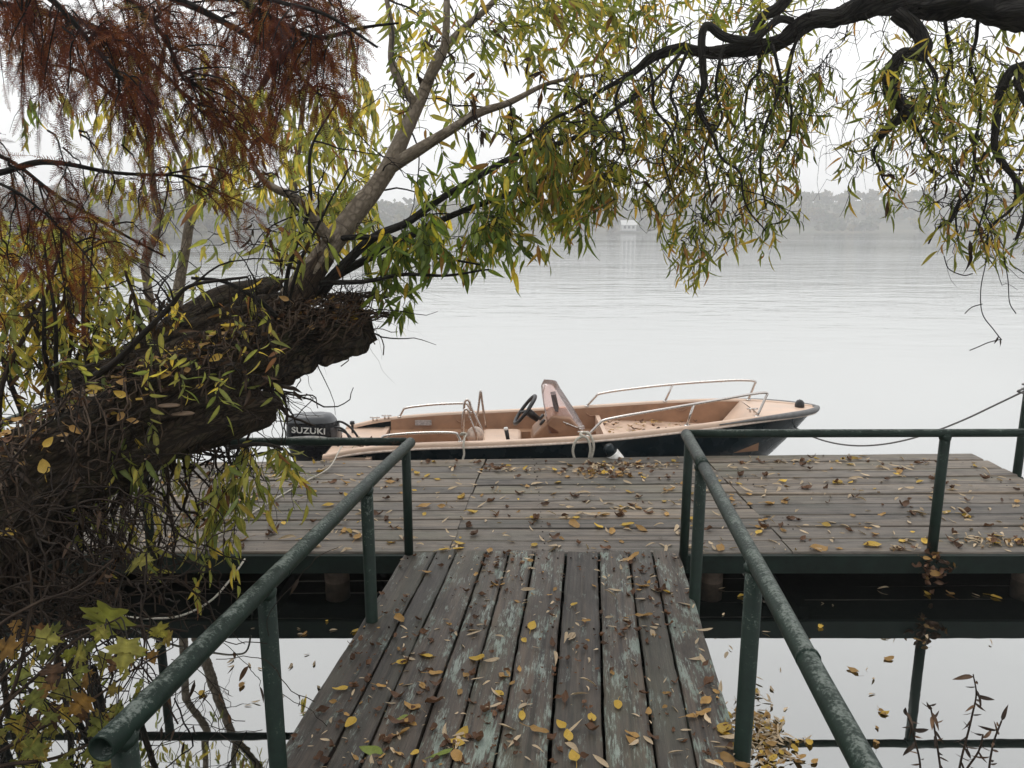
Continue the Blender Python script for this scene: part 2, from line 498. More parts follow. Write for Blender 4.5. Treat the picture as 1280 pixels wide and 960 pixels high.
# trees of the far woods: one mass of leaf clumps on trunks, too far off to count
leafball = []
def wood_mass(name, spots, mat, clump, per, seed):
    g = np.random.default_rng(seed)
    mb = MB()
    for (x, y, z, hgt, wid, tint) in spots:
        n = int(per)
        u = g.normal(size=(n, 3)); u /= np.linalg.norm(u, axis=1)[:, None]
        rr = g.random(n) ** 0.45
        # a few lobes make the outline uneven
        lob = g.normal(size=(5, 3)) * np.array([0.3, 0.3, 0.22])
        c = u * rr[:, None] * 0.62 + lob[g.integers(0, 5, n)]
        cen = np.array([x, y, z + hgt * 0.48]) + c * np.array([wid * 0.5, wid * 0.5, hgt * 0.47])
        a = g.normal(size=(n, 3)); a /= np.linalg.norm(a, axis=1)[:, None]
        b = np.cross(a, g.normal(size=(n, 3))); b /= np.linalg.norm(b, axis=1)[:, None]
        s = (clump * (0.5 + g.random(n)))[:, None]
        q = np.stack([cen - a * s, cen - b * s * 0.7, cen + a * s * 0.9, cen + b * s * 0.7], axis=1)
        tn = np.array(tint) * (0.7 + 0.6 * g.random((n, 1)))
        mb.addn(q.reshape(-1, 3), np.arange(4 * n).reshape(n, 4), np.repeat(tn, 4, axis=0))
        mb.tube([(x, y, z - 0.5), (x + 0.1, y, z + hgt * 0.6)], [wid * 0.035, wid * 0.015], 4, tint=(0.06, 0.05, 0.04), cap=False)
    return mb.build(name, mat)
m, t = newmat('far_leaf')
t.out(t.n('ShaderNodeMixShader', i={0: 0.3, 1: t.principled(Base_Color=t.attr().outputs['Color'], Roughness=0.9, Specular_IOR_Level=0.1),
      2: t.n('ShaderNodeBsdfTranslucent', i={'Color': t.attr().outputs['Color']}).outputs[0]}).outputs[0])
MAT['far_leaf'] = m
FT = [(0.075, 0.085, 0.035), (0.06, 0.075, 0.04), (0.12, 0.105, 0.04), (0.11, 0.085, 0.05), (0.09, 0.085, 0.05), (0.16, 0.13, 0.05), (0.05, 0.06, 0.035)]
spots = []
for k in range(1500):
    x = rnd.uniform(-330, 330); d = rnd.uniform(2, 125) ** 1.0
    if 36 < x < 44 and d < 20: continue
    z = WATER - 0.4 + far_h(x, d)
    hg = rnd.uniform(4.0, 7.5) if d > 14 else rnd.uniform(2.0, 5.0)
    spots.append((x, far_y(x) + d, z, hg, hg * rnd.uniform(0.8, 1.3), rnd.choice(FT)))
tag(wood_mass('far_woods', spots, m, 1.0, 42, 3), kind='stuff')
spots = []
for k in range(420):
    x = rnd.uniform(-185, -48); d = rnd.uniform(1, 50)
    z = WATER - 0.4 + left_h(x, d)
    hg = rnd.uniform(5.0, 9.5) if d > 7 else rnd.uniform(1.2, 2.6)
    spots.append((x, left_y(x) + d, z, hg, hg * rnd.uniform(0.7, 1.1), rnd.choice(FT if d > 7 else [(0.2, 0.17, 0.08), (0.15, 0.14, 0.06), (0.17, 0.13, 0.07)])))
tag(wood_mass('left_woods', spots, m, 0.62, 80, 4), kind='stuff')

# the small white boathouse on the far shore
simple('white_paint', (0.5, 0.5, 0.49), 0.6)
simple('slate', (0.16, 0.16, 0.17), 0.7)
simple('dark_glass', (0.03, 0.035, 0.04), 0.15)
hb = P(787, 284, far_y(40) + 1.5)
hx, hy = hb.x, far_y(hb.x) + 4
bh = empty('boathouse', (hx, hy, 0.55), "tiny white boathouse with pitched roof on the far shore", "boathouse")
q = MB(); q.box((hx, hy, 1.5), (5.0, 4.0, 2.0))
q.add([(hx - 2.5, hy - 2.0, 2.5), (hx - 2.5, hy + 2.0, 2.5), (hx - 2.5, hy, 4.0)], [(0, 1, 2)])
q.add([(hx + 2.5, hy - 2.0, 2.5), (hx + 2.5, hy + 2.0, 2.5), (hx + 2.5, hy, 4.0)], [(0, 2, 1)])
q.build('wall', MAT['white_paint'], bh)
q = MB()
for s in (-1, 1):
    q.box((hx, hy + s * 1.15, 3.25), (5.6, 2.9, 0.12), rot=Matrix.Rotation(-s * math.atan2(1.5, 2.0), 3, 'X'))
q.build('roof', MAT['white_paint'], bh)
for s in (-1.5, 0, 1.5):
    q = MB(); q.box((hx + s, hy - 2.03, 1.7), (0.8, 0.08, 0.9)); q.build('window', MAT['dark_glass'], bh)
q = MB(); q.box((hx, hy - 4.5, 0.45), (9.0, 3.0, 0.25)); q.build('landing_stage', MAT['slate'], bh)

# ------------------------------------------------------------------ jetty platform (T-head)
YF = PZ(640, 690, 0).y
XL, XR = -3.45, 4.135
def back_y(x):
    return 6.42 + (x + 2.0) * 0.036
XJL, XJR = PZ(562, 690, 0).x, PZ(990, 688, 0).x       # the joints between the three sections at the front edge
dj = ray(720, 286); SK = dj.x / dj.y                     # joints run towards the water
def plank_rows(x0, x1, nrow, sk0, sk1, seed, gap=0.015):
    """boards running along x between two joints; returns MB"""
    g = random.Random(seed); mb = MB()
    edges = [0.0]
    for k in range(nrow):
        edges.append(edges[-1] + g.uniform(0.88, 1.12))
    edges = [e / edges[-1] for e in edges]
    for k in range(nrow):
        pid = seed * 31.7 + k * 1.37
        ga = gap * g.uniform(0.5, 1.7) if k else 0
        dz0, dz1 = g.uniform(-0.004, 0.004), g.uniform(-0.004, 0.004)
        tilt = g.uniform(-0.004, 0.004)
        nseg = 26
        V = []; U = []
        e0j, e1j = g.uniform(-0.012, 0.006), g.uniform(-0.006, 0.012)
        for i in range(nseg + 1):
            u = i / nseg
            row = []
            for ed, sgn in ((edges[k], 0), (edges[k + 1], 1)):
                yy0 = YF
                xa = x0 + e0j; xb = x1 + e1j
                x = xa + (xb - xa) * u
                yb = back_y(x)
                y = yy0 + (yb - yy0) * ed + (ga if sgn == 0 else 0)
                y += 0.0045 * noise.noise(Vector((x * 2.3, pid + sgn * 5, 0))) + 0.004 * min(0, noise.noise(Vector((x * 9, pid + sgn * 5, 2)))) * (1 if sgn else -1)
                sk = sk0 + (sk1 - sk0) * u
                row.append((x + sk * (y - YF), y))
            z = dz0 + (dz1 - dz0) * u + 0.003 * noise.noise(Vector((u * 4, pid, 3)))
            (xa_, ya_), (xb_, yb_) = row
            r = 0.006
            for (fx, dzz) in ((-0.03, -0.034), (0.0, -r), (r / 0.19, 0.0), (0.5, 0.0008), (1 - r / 0.19, 0.0), (1.0, -r), (1.03, -0.034)):  # lower edges flared to shut light out of the board gaps
                V.append((xa_ + (xb_ - xa_) * fx, ya_ + (yb_ - ya_) * fx, z + dzz + tilt * (fx - 0.5)))
                U.append((xa_, ya_ + (yb_ - ya_) * fx + dzz, pid))
        n = 7; faces = []
        for i in range(nseg):
            for j in range(n - 1):
                a = i * n + j
                faces.append((a, a + n, a + n + 1, a + 1))
            faces.append((i * n + n - 1, (i + 1) * n + n - 1, (i + 1) * n, i * n))
        faces.append(tuple(range(n - 1, -1, -1)))
        faces.append(tuple(nseg * n + j for j in range(n)))
        faces = [tuple(reversed(f)) for f in faces]
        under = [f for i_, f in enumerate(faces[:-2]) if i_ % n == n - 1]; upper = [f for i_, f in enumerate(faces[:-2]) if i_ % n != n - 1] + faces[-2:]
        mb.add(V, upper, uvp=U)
        mb.add(V, under, uvp=U, mi=2)  # board undersides carry the under-deck shade as colour
        for xx in (-3.2, -1.6, 0.2, 1.9, 3.9):
            if not x0 + .05 < xx < x1 - .05: continue
            for fr_ in (0.22, 0.78):
                yb = back_y(xx); e_ = edges[k] + (edges[k + 1] - edges[k]) * fr_
                yy = YF + (yb - YF) * e_ + g.uniform(-.008, .008); xj = xx + g.uniform(-.012, .012)
                mb.tube([(xj, yy, -0.004), (xj, yy, 0.0035)], 0.0055, 7, mi=1)
    return mb
simple('nail', (0.035, 0.025, 0.02), 0.6, metallic=0.4)
simple('green_steel', (0.008, 0.016, 0.0125), 0.6, nscale=12, namp=0.5, bump=0.3, spec=0.2)
simple('shade_timber', (0.012, 0.011, 0.010), 0.95, nscale=12, namp=0.5, spec=0.05)  # near-black: shade under the deck put into the colour of the timber
simple('pile_steel', (0.13, 0.095, 0.07), 0.75, nscale=14, namp=0.6, bump=0.5)
jet = empty('jetty_platform', (0.4, 5.5, 0.0), "weathered grey timber jetty platform covered in leaves, with green steel edge beam, moored boat behind", "jetty")
for (a, b, sa, sb, n_, sd_) in ((XL, XJL - 0.006, 0.0, SK, 11, 3), (XJL + 0.006, XJR - 0.006, SK, SK * 0.6 - 0.085, 11, 8), (XJR + 0.006, XR, SK * 0.6 - 0.085, 0.0, 10, 5)):
    plank_rows(a, b, n_, sa, sb, sd_).build('decking', [MAT['deck_wood'], MAT['nail'], MAT['shade_timber']], jet)
q = MB(); q.box(((XL + XR) / 2, YF - 0.024, -0.010 - 0.058), (XR - XL + 0.02, 0.03, 0.116)); q.build('edge_beam', MAT['green_steel'], jet)
for i in range(3):
    pass
q = MB()
A = Vector((XL + 0.03, back_y(XL) - 0.05, -0.215)); B = Vector((XR - 0.03, back_y(XR) - 0.05, -0.215))
q.box((A + B) / 2, ((B - A).length, 0.05, 0.34), rot=Matrix.Rotation(math.atan2(B.y - A.y, B.x - A.x), 3, 'Z'))
q.build('light_stop_beam', MAT['shade_timber'], jet)  # deep beam added to stop light coming in under the deck
for x in (XL + 0.04, -1.6, 0.2, 1.9, XR - 0.04):
    q = MB(); L = back_y(x) - 0.13 - YF - 0.11
    q.box((x, YF + 0.10 + L / 2, -0.10), (0.07, L, 0.12)); q.build('cross_beam', MAT['shade_timber'], jet)
for px in (416, 894):
    p = PZ(px, 735, WATER)
    for yy in (YF + 0.22, YF + 1.55):
        q = MB(); q.tube([(p.x, yy, -1.7), (p.x, yy, -0.165)], 0.082, 18, bump=0.03); q.build('pile', MAT['pile_steel'], jet)
for x in (-2.9, 3.4):
    for yy in (YF + 0.22, YF + 1.5):
        q = MB(); q.tube([(x, yy, -1.7), (x, yy, -0.165)], 0.082, 16, bump=0.03); q.build('pile', MAT['pile_steel'], jet)

# ------------------------------------------------------------------ the sloping walkway
L0 = PZ(505, 690, 0.004); R0 = PZ(851, 690, 0.004)
RD = ray(738, 321).normalized()          # direction of the walkway, slightly downhill to the platform
UD = (R0 - L0).normalized()
RN = UD.cross(RD).normalized()
if RN.z < 0: RN = -RN
WID = (R0 - L0).length
FR = [0, .115, .188, .297, .381, .471, .585, .704, .812, .897, 1.0]
RLEN = 6.0
def RP(u, v, h=0.0):     # u across 0..1, v metres back from the platform, h above boards
    return L0 + UD * (u * WID) - RD * v + RN * h
walk = empty('walkway', RP(0.5, 2.0), "sloping plank walkway of ten worn boards with flaking pale green paint", "walkway")
mb = MB()
g = random.Random(2)
for k in range(10):
    pid = 100 + k * 1.71
    nseg = 150; V = []; U = []
    vend = g.uniform(-0.045, -0.005)
    ga = g.uniform(0.0035, 0.0075)
    dz0, dz1 = g.uniform(-0.003, 0.003), g.uniform(-0.003, 0.003)
    for i in range(nseg + 1):
        s = i / nseg; v = vend + (RLEN - vend) * s
        w0 = FR[k] * WID + ga + 0.005 * noise.noise(Vector((v * 1.6, pid, 0))) + 0.006 * max(0, noise.noise(Vector((v * 8, pid, 5))))
        w1 = FR[k + 1] * WID - ga + 0.005 * noise.noise(Vector((v * 1.6, pid + 9, 0))) - 0.006 * max(0, noise.noise(Vector((v * 8, pid + 9, 5))))
        if k == 0: w0 -= 0.006 * noise.noise(Vector((v * 3, 1, 0)))
        z = dz0 + (dz1 - dz0) * s + 0.003 * noise.noise(Vector((v * 1.2, pid, 4)))
        r = 0.007; wd = w1 - w0
        cup = 0.0025 * math.sin(pid * 3)
        for fx, dzz in ((0, -0.038), (0, -r), (r / wd * 1.2, 0.0), (0.33, cup), (0.66, cup), (1 - r / wd * 1.2, 0.0), (1, -r), (1, -0.038)):
            V.append(L0 + UD * (w0 + wd * fx) - RD * v + RN * (z + dzz))
            U.append((v, w0 + wd * fx + dzz, pid))
    n = 8; faces = []
    for i in range(nseg):
        for j in range(n - 1):
            a = i * n + j
            faces.append((a, a + n, a + n + 1, a + 1))
        faces.append((i * n + n - 1, (i + 1) * n + n - 1, (i + 1) * n, i * n))
    faces.append(tuple(range(n - 1, -1, -1))); faces.append(tuple(nseg * n + j for j in range(n)))
    mb.add(V, faces, uvp=U)
    for v in (0.09, 1.0, 2.6, 4.2):
        for fr_ in (0.2, 0.8):
            p = L0 + UD * ((FR[k] + (FR[k + 1] - FR[k]) * fr_) * WID + g.uniform(-.008, .008)) - RD * (v + g.uniform(-.015, .015))
            mb.tube([p - RN * 0.004, p + RN * 0.004], 0.0055, 8, mi=1)
mb.build('decking', [MAT['ramp_wood'], MAT['nail']], walk)
rotR = Matrix((UD, -RD, RN)).transposed()
for u in (0.035, 0.5, 0.965):
    q = MB(); q.box(RP(u, RLEN / 2 + 0.02, -0.115), (0.07, RLEN - 0.06, 0.14), rot=rotR); q.build('bearer', MAT['green_steel'], walk)
for v in (1.0, 2.6, 4.2):
    q = MB(); q.box(RP(0.5, v, -0.235), (WID * 0.98, 0.07, 0.08), rot=rotR); q.build('cross_beam', MAT['green_steel'], walk)
    for u in (0.04, 0.96):
        p = RP(u, v, -0.28)
        q = MB(); q.tube([(p.x, p.y, -1.7), p], 0.045, 10); q.build('pile', MAT['pile_steel'], walk)

# ------------------------------------------------------------------ handrails
PR = 0.028
def up_post(p0, z1, r=PR, par=None, name='post', sides=16):
    w_ = MB(); zc = z1 - PR * 1.0; w_.tube([(p0[0], p0[1], zc - 0.016), (p0[0], p0[1], zc - 0.006), (p0[0], p0[1], zc + 0.012)], [r * 1.02, r * 1.17, r * 1.25], 20, bump=0.12, bscale=9.0); w_.build('weld_bead', MAT['pipe_paint'], par)
    q = MB(); q.tube([p0, (p0[0], p0[1], (p0[2] + z1) / 2), (p0[0], p0[1], z1)], r, sides); return q.build(name, MAT['pipe_paint'], par)
def weld(p, axis, r, par):
    pts = [Vector(p) - Vector(axis) * 0.006, Vector(p) + Vector(axis) * 0.006]
    q = MB(); q.tube(pts, r, 16); q.build('weld_bead', MAT['pipe_paint'], par)

# platform rail heights
postL = PZ(512, 690, 0.0); postR = PZ(857, 697, 0.0)
postL.y = YF - 0.005; postR.y = YF - 0.005
ZL = P(512, 551, YF).z; ZR = P(857, 541, YF).z

def rail_pt(T, D, px):
    s = min((abs(640 + F * (T - D * s - CAM).x / (T - D * s - CAM).dot(FWD) - px), s) for s in np.linspace(0.0, 3.6, 1500))[1]
    return T - D * s

# left side of the walkway
RDL = ray(741, 327).normalized()
TL = P(513, 553, YF)
hl = empty('handrail', (TL.x, TL.y - 1.5, 0), "green pipe handrail on the walkway's left side, open pipe end near the camera", "handrail", "handrails of the walkway")
E = rail_pt(TL, RDL, 126)
q = MB()
seg = [E + (TL - E) * s + noise.noise_vector(Vector((s * 3.1, 4, 0))) * 0.007 * min(1, s * 6) * min(1, (1 - s) * 6) for s in np.linspace(0, 1, 14)]
q.tube(seg, PR * 1.12, 24, cap=False)
inner = [E + (TL - E) * s for s in (0.0, 0.04, 0.12)]
q2 = MB(); q2.tube(inner, PR * 0.96, 24, cap=False)
V = np.concatenate(q2.v); q.add(V, [tuple(reversed(f)) for f in q2.f], smooth=True)
ringf = [(k, (k + 1) % 24, 14 * 24 + (k + 1) % 24, 14 * 24 + k) for k in range(24)]
q.f.extend([tuple(reversed(f)) for f in ringf]); q.sm.extend([False] * 24)
q.build('top_rail', MAT['pipe_paint'], hl)
for px in (458, 332, 153):
    p = rail_pt(TL, RDL, px)
    up_post((p.x, p.y, WATER - 1.2), p.z, PR * 1.12, hl)
p = rail_pt(TL, RDL, 352); weld(p, RDL, PR * 1.2, hl)
for u_ in (0.4, 1.3, 2.4):
    pass

# right side of the walkway
RDR = ray(741, 327).normalized()
TR = P(858, 543, YF)
hr = empty('handrail', (TR.x, TR.y - 1.5, 0), "green pipe handrail on the walkway's right side, sleeve joint near its far end", "handrail", "handrails of the walkway")
J = rail_pt(TR, RDR, 880)
q = MB(); q.tube([TR + (J - TR) * s for s in np.linspace(0, 1, 6)], PR * 1.2, 24); q.build('sleeve', MAT['pipe_paint'], hr)
Eo = TR - RDR * 4.6
q = MB(); q.tube([J + RDR * 0.02 + (Eo - J) * s + noise.noise_vector(Vector((s * 3.7, 8, 0))) * 0.007 * min(1, s * 6) for s in np.linspace(0, 1, 16)], PR * 1.08, 24); q.build('top_rail', MAT['pipe_paint'], hr)
for px in (877, 944):
    p = rail_pt(TR, RDR, px)
    up_post((p.x, p.y, WATER - 1.2), p.z, PR * 1.12, hr)
p = TR - RDR * 3.9; up_post((p.x, p.y, WATER - 1.2), p.z, PR * 1.12, hr)
p = rail_pt(TR, RDR, 1010); weld(p, RDR, PR * 1.17, hr)

# rails along the front edge of the platform
fl = empty('guard_rail', (postL.x - 1.2, YF, 0), "level green guard rail along the left half of the platform, passing behind the leaning trunk", "guard rail", "guard rails of the platform")
xs_ = [postL.x + 0.0, -1.3, -2.3, XL + 0.06]
q = MB(); q.tube([(x, YF - 0.005, ZL - 0.004) for x in np.linspace(postL.x, XL + 0.06, 9)], PR * 0.9, 18); q.build('top_rail', MAT['pipe_paint'], fl)
up_post((postL.x, YF - 0.03, -0.10), ZL, PR, fl)
pX = PZ(190, 690, 0).x
up_post((pX, YF - 0.005, -0.10), ZL, PR, fl)
up_post((XL + 0.06, YF - 0.005, -0.10), ZL, PR, fl)
q = MB(); q.tube([(XL + 0.06, y, ZL - 0.004) for y in np.linspace(YF - 0.005, back_y(XL) - 0.1, 6)], PR * 0.9, 18); q.build('end_rail', MAT['pipe_paint'], fl)
up_post((XL + 0.06, back_y(XL) - 0.1, -0.10), ZL, PR, fl)
fr = empty('guard_rail', (postR.x + 1.2, YF, 0), "level green guard rail along the right half of the platform in front of the bow", "guard rail", "guard rails of the platform")
q = MB(); q.tube([(x, YF - 0.005, ZR - 0.004 + 0.008 * (x - postR.x) / 3) for x in np.linspace(postR.x, XR - 0.06, 9)], PR * 0.9, 18); q.build('top_rail', MAT['pipe_paint'], fr)
up_post((postR.x, YF - 0.03, -0.10), ZR, PR, fr)
pX = P(1170, 640, YF).x
up_post((pX, YF - 0.005, -0.12), ZR, PR * 1.1, fr)
up_post((XR - 0.06, YF - 0.005, -0.10), ZR, PR, fr)
# stout mooring post at the right edge
MPX = PZ(1274, 592, 0)
mp = empty('mooring_post', (XR + 0.035, MPX.y, 0), "tall dark green mooring post at the right edge of the platform holding the bow rope", "mooring post")
MPX.x = XR + 0.035
zt = P(1276, 470, MPX.y).z
q = MB(); q.tube([(MPX.x, MPX.y, -1.6), (MPX.x, MPX.y, 0.2), (MPX.x, MPX.y, zt - 0.02), (MPX.x, MPX.y, zt)], [0.034, 0.034, 0.034, 0.026], 18); q.build('post', MAT['pipe_paint'], mp)
q = MB(); q.tube([(MPX.x - 0.055, MPX.y, -0.05), (MPX.x + 0.05, MPX.y, -0.05)], 0.022, 10); q.build('bracket', MAT['pipe_paint'], mp)
# ------------------------------------------------------------------ motorboat (bow towards +X)
simple('hull_navy', (0.006, 0.015, 0.020), 0.25, nscale=5, namp=0.3, spec=0.3)
simple('gel_tan', (0.32, 0.18, 0.108), 0.42, nscale=7, namp=0.22)
simple('gel_cream', (0.68, 0.50, 0.385), 0.4, nscale=6, namp=0.10)
simple('rub_grey', (0.16, 0.16, 0.16), 0.5)
simple('cream_strip', (0.72, 0.60, 0.52), 0.4)
simple('black_plastic', (0.012, 0.012, 0.014), 0.35)
simple('motor_black', (0.006, 0.007, 0.010), 0.28, spec=0.3)
simple('motor_grey', (0.075, 0.08, 0.088), 0.3, nscale=4, namp=0.1)
simple('white_plastic', (0.78, 0.77, 0.74), 0.4)
simple('rope_pale', (0.46, 0.43, 0.37), 0.85, nscale=120, namp=0.4, bump=0.6)
simple('rope_dark', (0.16, 0.155, 0.15), 0.85, nscale=120, namp=0.4, bump=0.6)
simple('sticker_grey', (0.42, 0.40, 0.40), 0.5, nscale=60, namp=0.35)
m, t = newmat('stainless'); t.out(t.principled(Base_Color=(0.62, 0.58, 0.55), Metallic=1.0, Roughness=t.ramp(t.noise(t.obj(), 40, 3).outputs['Fac'], [(0.3, 0.18), (0.7, 0.3)]))); MAT['stainless'] = m
m, t = newmat('pink_screen')
fr_ = t.n('ShaderNodeFresnel', i={'IOR': 1.4}).outputs[0]
tp = t.n('ShaderNodeBsdfTransparent', i={'Color': (0.99, 0.925, 0.91, 1)}).outputs[0]
dfp = t.n('ShaderNodeBsdfDiffuse', i={'Color': (0.85, 0.58, 0.54, 1)}).outputs[0]
s1 = t.n('ShaderNodeMixShader', i={0: 0.03, 1: tp, 2: dfp}).outputs[0]
gp = t.n('ShaderNodeBsdfGlossy', i={'Roughness': 0.03}).outputs[0]
t.out(t.n('ShaderNodeMixShader', i={0: t.math('MULTIPLY', fr_, 0.8), 1: s1, 2: gp}).outputs[0]); MAT['pink_screen'] = m

BX, BY, BL = -1.72, 7.23, 4.66
BO = Vector((BX, BY, WATER))
boat = empty('motorboat', BO, "small dark navy open motorboat with tan interior moored behind the jetty, bow to the right", "motorboat")
def W(x, y, z): return BO + Vector((x, y * 0.76, z + 0.05))
_sh = spline([(0, .19), (.35, .265), (.9, .315), (1.6, .345), (2.5, .395), (3.3, .462), (4.0, .515), (4.66, .525)], 20)
_shx = [a[0] for a in _sh]; _shz = [a[1] for a in _sh]
def sheer(x): return float(np.interp(x, _shx, _shz))
def beam(x):
    if x < 1.9: return 0.70 + 0.10 * math.sin(min(1, x / 1.9) * math.pi / 2)
    q_ = (x - 1.9) / (BL - 1.9)
    return 0.80 * max(0.0, 1 - q_ ** 2.5) ** 0.66
NS = 64
sx_ = [BL * (1 - (1 - i / (NS - 1)) ** 1.6) for i in range(NS)]
def section(x):
    """outer hull from keel to sheer on one side: list of (x, halfbeam, z)"""
    b = beam(x); zs = sheer(x); q_ = (x / BL)
    k = q_ ** 4
    return [(x - 1.05 * k, 0.0, -0.20 + 0.16 * k), (x - 0.58 * k, b * 0.55, -0.12 + 0.09 * k), (x - 0.40 * k, b * 0.86 - 0.03 * k, 0.02 + 0.05 * k),
            (x - 0.22 * k, b * 0.93 - 0.01 * k, zs * 0.5), (x - 0.07 * k, b * 0.985, zs * 0.86), (x, b, zs)]
q = MB()
for sgn in (-1, 1):
    V = []; n = 6
    for x in sx_:
        V += [W(a, sgn * max(b, 0), c) for a, b, c in section(x)]
    fs = [(i * n + j, (i + 1) * n + j, (i + 1) * n + j + 1, i * n + j + 1) for i in range(NS - 1) for j in range(n - 1)]
    if sgn > 0: fs = [tuple(reversed(f)) for f in fs]
    q.add(V, fs, smooth=True)
st = section(0)
q.add([W(a, -b, c) for a, b, c in st] + [W(a, b, c) for a, b, c in reversed(st[1:])], [tuple(range(10, -1, -1))])
q.build('hull', MAT['hull_navy'], boat)

# gunwale: the cream cap rolled over the sheer
CAPW = 0.07
def inner_b(x): return max(0.0, beam(x) - CAPW * (1 - 0.0 * x))
q = MB()
for sgn in (-1, 1):
    V = []; xs = [x for x in sx_ if beam(x) > 0.02] + [BL]
    prof = [(0.012, -0.040), (0.016, -0.004), (0.006, 0.012), (-0.03, 0.016), (-CAPW, 0.010), (-CAPW - 0.004, -0.02)]
    for x in xs:
        for (o_, dz) in prof:
            V.append(W(x, sgn * max(0.0, beam(x) + (o_ if o_ > 0 else o_ * min(1, beam(x) / 0.12))), sheer(x) + dz))
    n = len(prof)
    fs = [(i * n + j, (i + 1) * n + j, (i + 1) * n + j + 1, i * n + j + 1) for i in range(len(xs) - 1) for j in range(n - 1)]
    if sgn > 0: fs = [tuple(reversed(f)) for f in fs]
    q.add(V, fs, smooth=True)
q.build('gunwale', MAT['gel_cream'], boat)
q = MB()
pts = [W(x, -beam(x) - 0.014, sheer(x) - 0.034) for x in sx_ if x > 0.05] + [W(x, beam(x) + 0.014, sheer(x) - 0.034) for x in reversed(sx_) if x > 0.05]
q.tube(pts, 0.011, 8); q.build('rub_strip', MAT['cream_strip'], boat)
q = MB()
xb = [x for x in sx_ if x > 3.55]
pts = [W(x, -beam(x) - 0.017, sheer(x) - 0.006) for x in xb] + [W(BL + 0.012, 0, sheer(BL) - 0.006)] + [W(x, beam(x) + 0.017, sheer(x) - 0.006) for x in reversed(xb)]
rr = [0.006 + 0.022 * smoothstep(3.55, 4.4, (p - BO).x) for p in pts]
q.tube(pts, rr, 10); q.build('bow_fender', MAT['rub_grey'], boat)

# inner liner: tan topsides down to a moulded ledge and the cockpit floor
FLOOR = 0.02
def iw(x): return max(0.02, beam(x) - CAPW - 0.01)
XD = 4.02                                 # where the foredeck begins
q = MB()
xs = [x for x in sx_ if 0.40 <= x <= XD + 0.02]
for sgn in (-1, 1):
    V = []
    for x in xs:
        b = iw(x)
        for (bb, z) in ((b, sheer(x) - 0.005), (b - 0.03, 0.175), (b - 0.15, 0.165), (b - 0.17, FLOOR)):
            V.append(W(x, sgn * bb, z))
    n = 4
    fs = [(i * n + j, (i + 1) * n + j, (i + 1) * n + j + 1, i * n + j + 1) for i in range(len(xs) - 1) for j in range(n - 1)]
    if sgn < 0: fs = [tuple(reversed(f)) for f in fs]
    q.add(V, fs, smooth=False)
q.build('liner', MAT['gel_tan'], boat)
q = MB()
V = [];
for x in xs: V += [W(x, -iw(x) + 0.16, FLOOR), W(x, iw(x) - 0.16, FLOOR)]
q.add(V, [(2 * i, 2 * i + 2, 2 * i + 3, 2 * i + 1) for i in range(len(xs) - 1)]); q.build('cockpit_floor', MAT['gel_tan'], boat)
# stern deck with motor well
q = MB()
for sgn in (-1, 1):
    q.box(W(0.20, sgn * 0.44, 0.135), (0.40, 0.44, 0.10))
q.box(W(0.26, 0, 0.105), (0.30, 0.40, 0.08))
q.box(W(0.425, 0, 0.10), (0.05, 1.22, 0.19))
q.build('stern_deck', MAT['gel_cream'], boat)
# foredeck
q = MB(); V = []
xs = [x for x in sx_ if x >= XD]
xs = [XD] + xs
for x in xs:
    b = max(0.0, beam(x) - CAPW * min(1, beam(x) / 0.12) * 0.9)
    crown = 0.012 * (b / 0.6)
    for s in (-1, -0.5, 0, 0.5, 1):
        V.append(W(x, s * b, sheer(x) + 0.004 + crown * (1 - s * s) - 0.02 * (1 - abs(s) ** 4) * 0))
n = 5
q.add(V, [(i * n + j, (i + 1) * n + j, (i + 1) * n + j + 1, i * n + j + 1) for i in range(len(xs) - 1) for j in range(n - 1)], smooth=True)
# sloping bulkhead
b = beam(XD) - CAPW
q.add([W(XD, -b, sheer(XD) + .004), W(XD, b, sheer(XD) + .004), W(XD - 0.28, b - .06, 0.2), W(XD - 0.28, -b + .06, 0.2)], [(0, 1, 2, 3)])
q.build('foredeck', MAT['gel_cream'], boat)
# raised platform in the bow cockpit
q = MB(); V = []
xs = [x for x in sx_ if 2.55 <= x <= XD - 0.1]
for x in xs: V += [W(x, -iw(x) + 0.02, 0.265), W(x, iw(x) - 0.02, 0.265)]
q.add(V, [(2 * i, 2 * i + 2, 2 * i + 3, 2 * i + 1) for i in range(len(xs) - 1)])
q.add([W(xs[0], -iw(xs[0]) + .02, 0.265), W(xs[0], iw(xs[0]) - .02, 0.265), W(xs[0], iw(xs[0]) - .02, FLOOR), W(xs[0], -iw(xs[0]) + .02, FLOOR)], [(0, 1, 2, 3)])
q.box(W(xs[0] + 0.02, -0.02, 0.29), (0.04, 1.1, 0.06))
q.build('bow_platform', MAT['gel_cream'], boat)

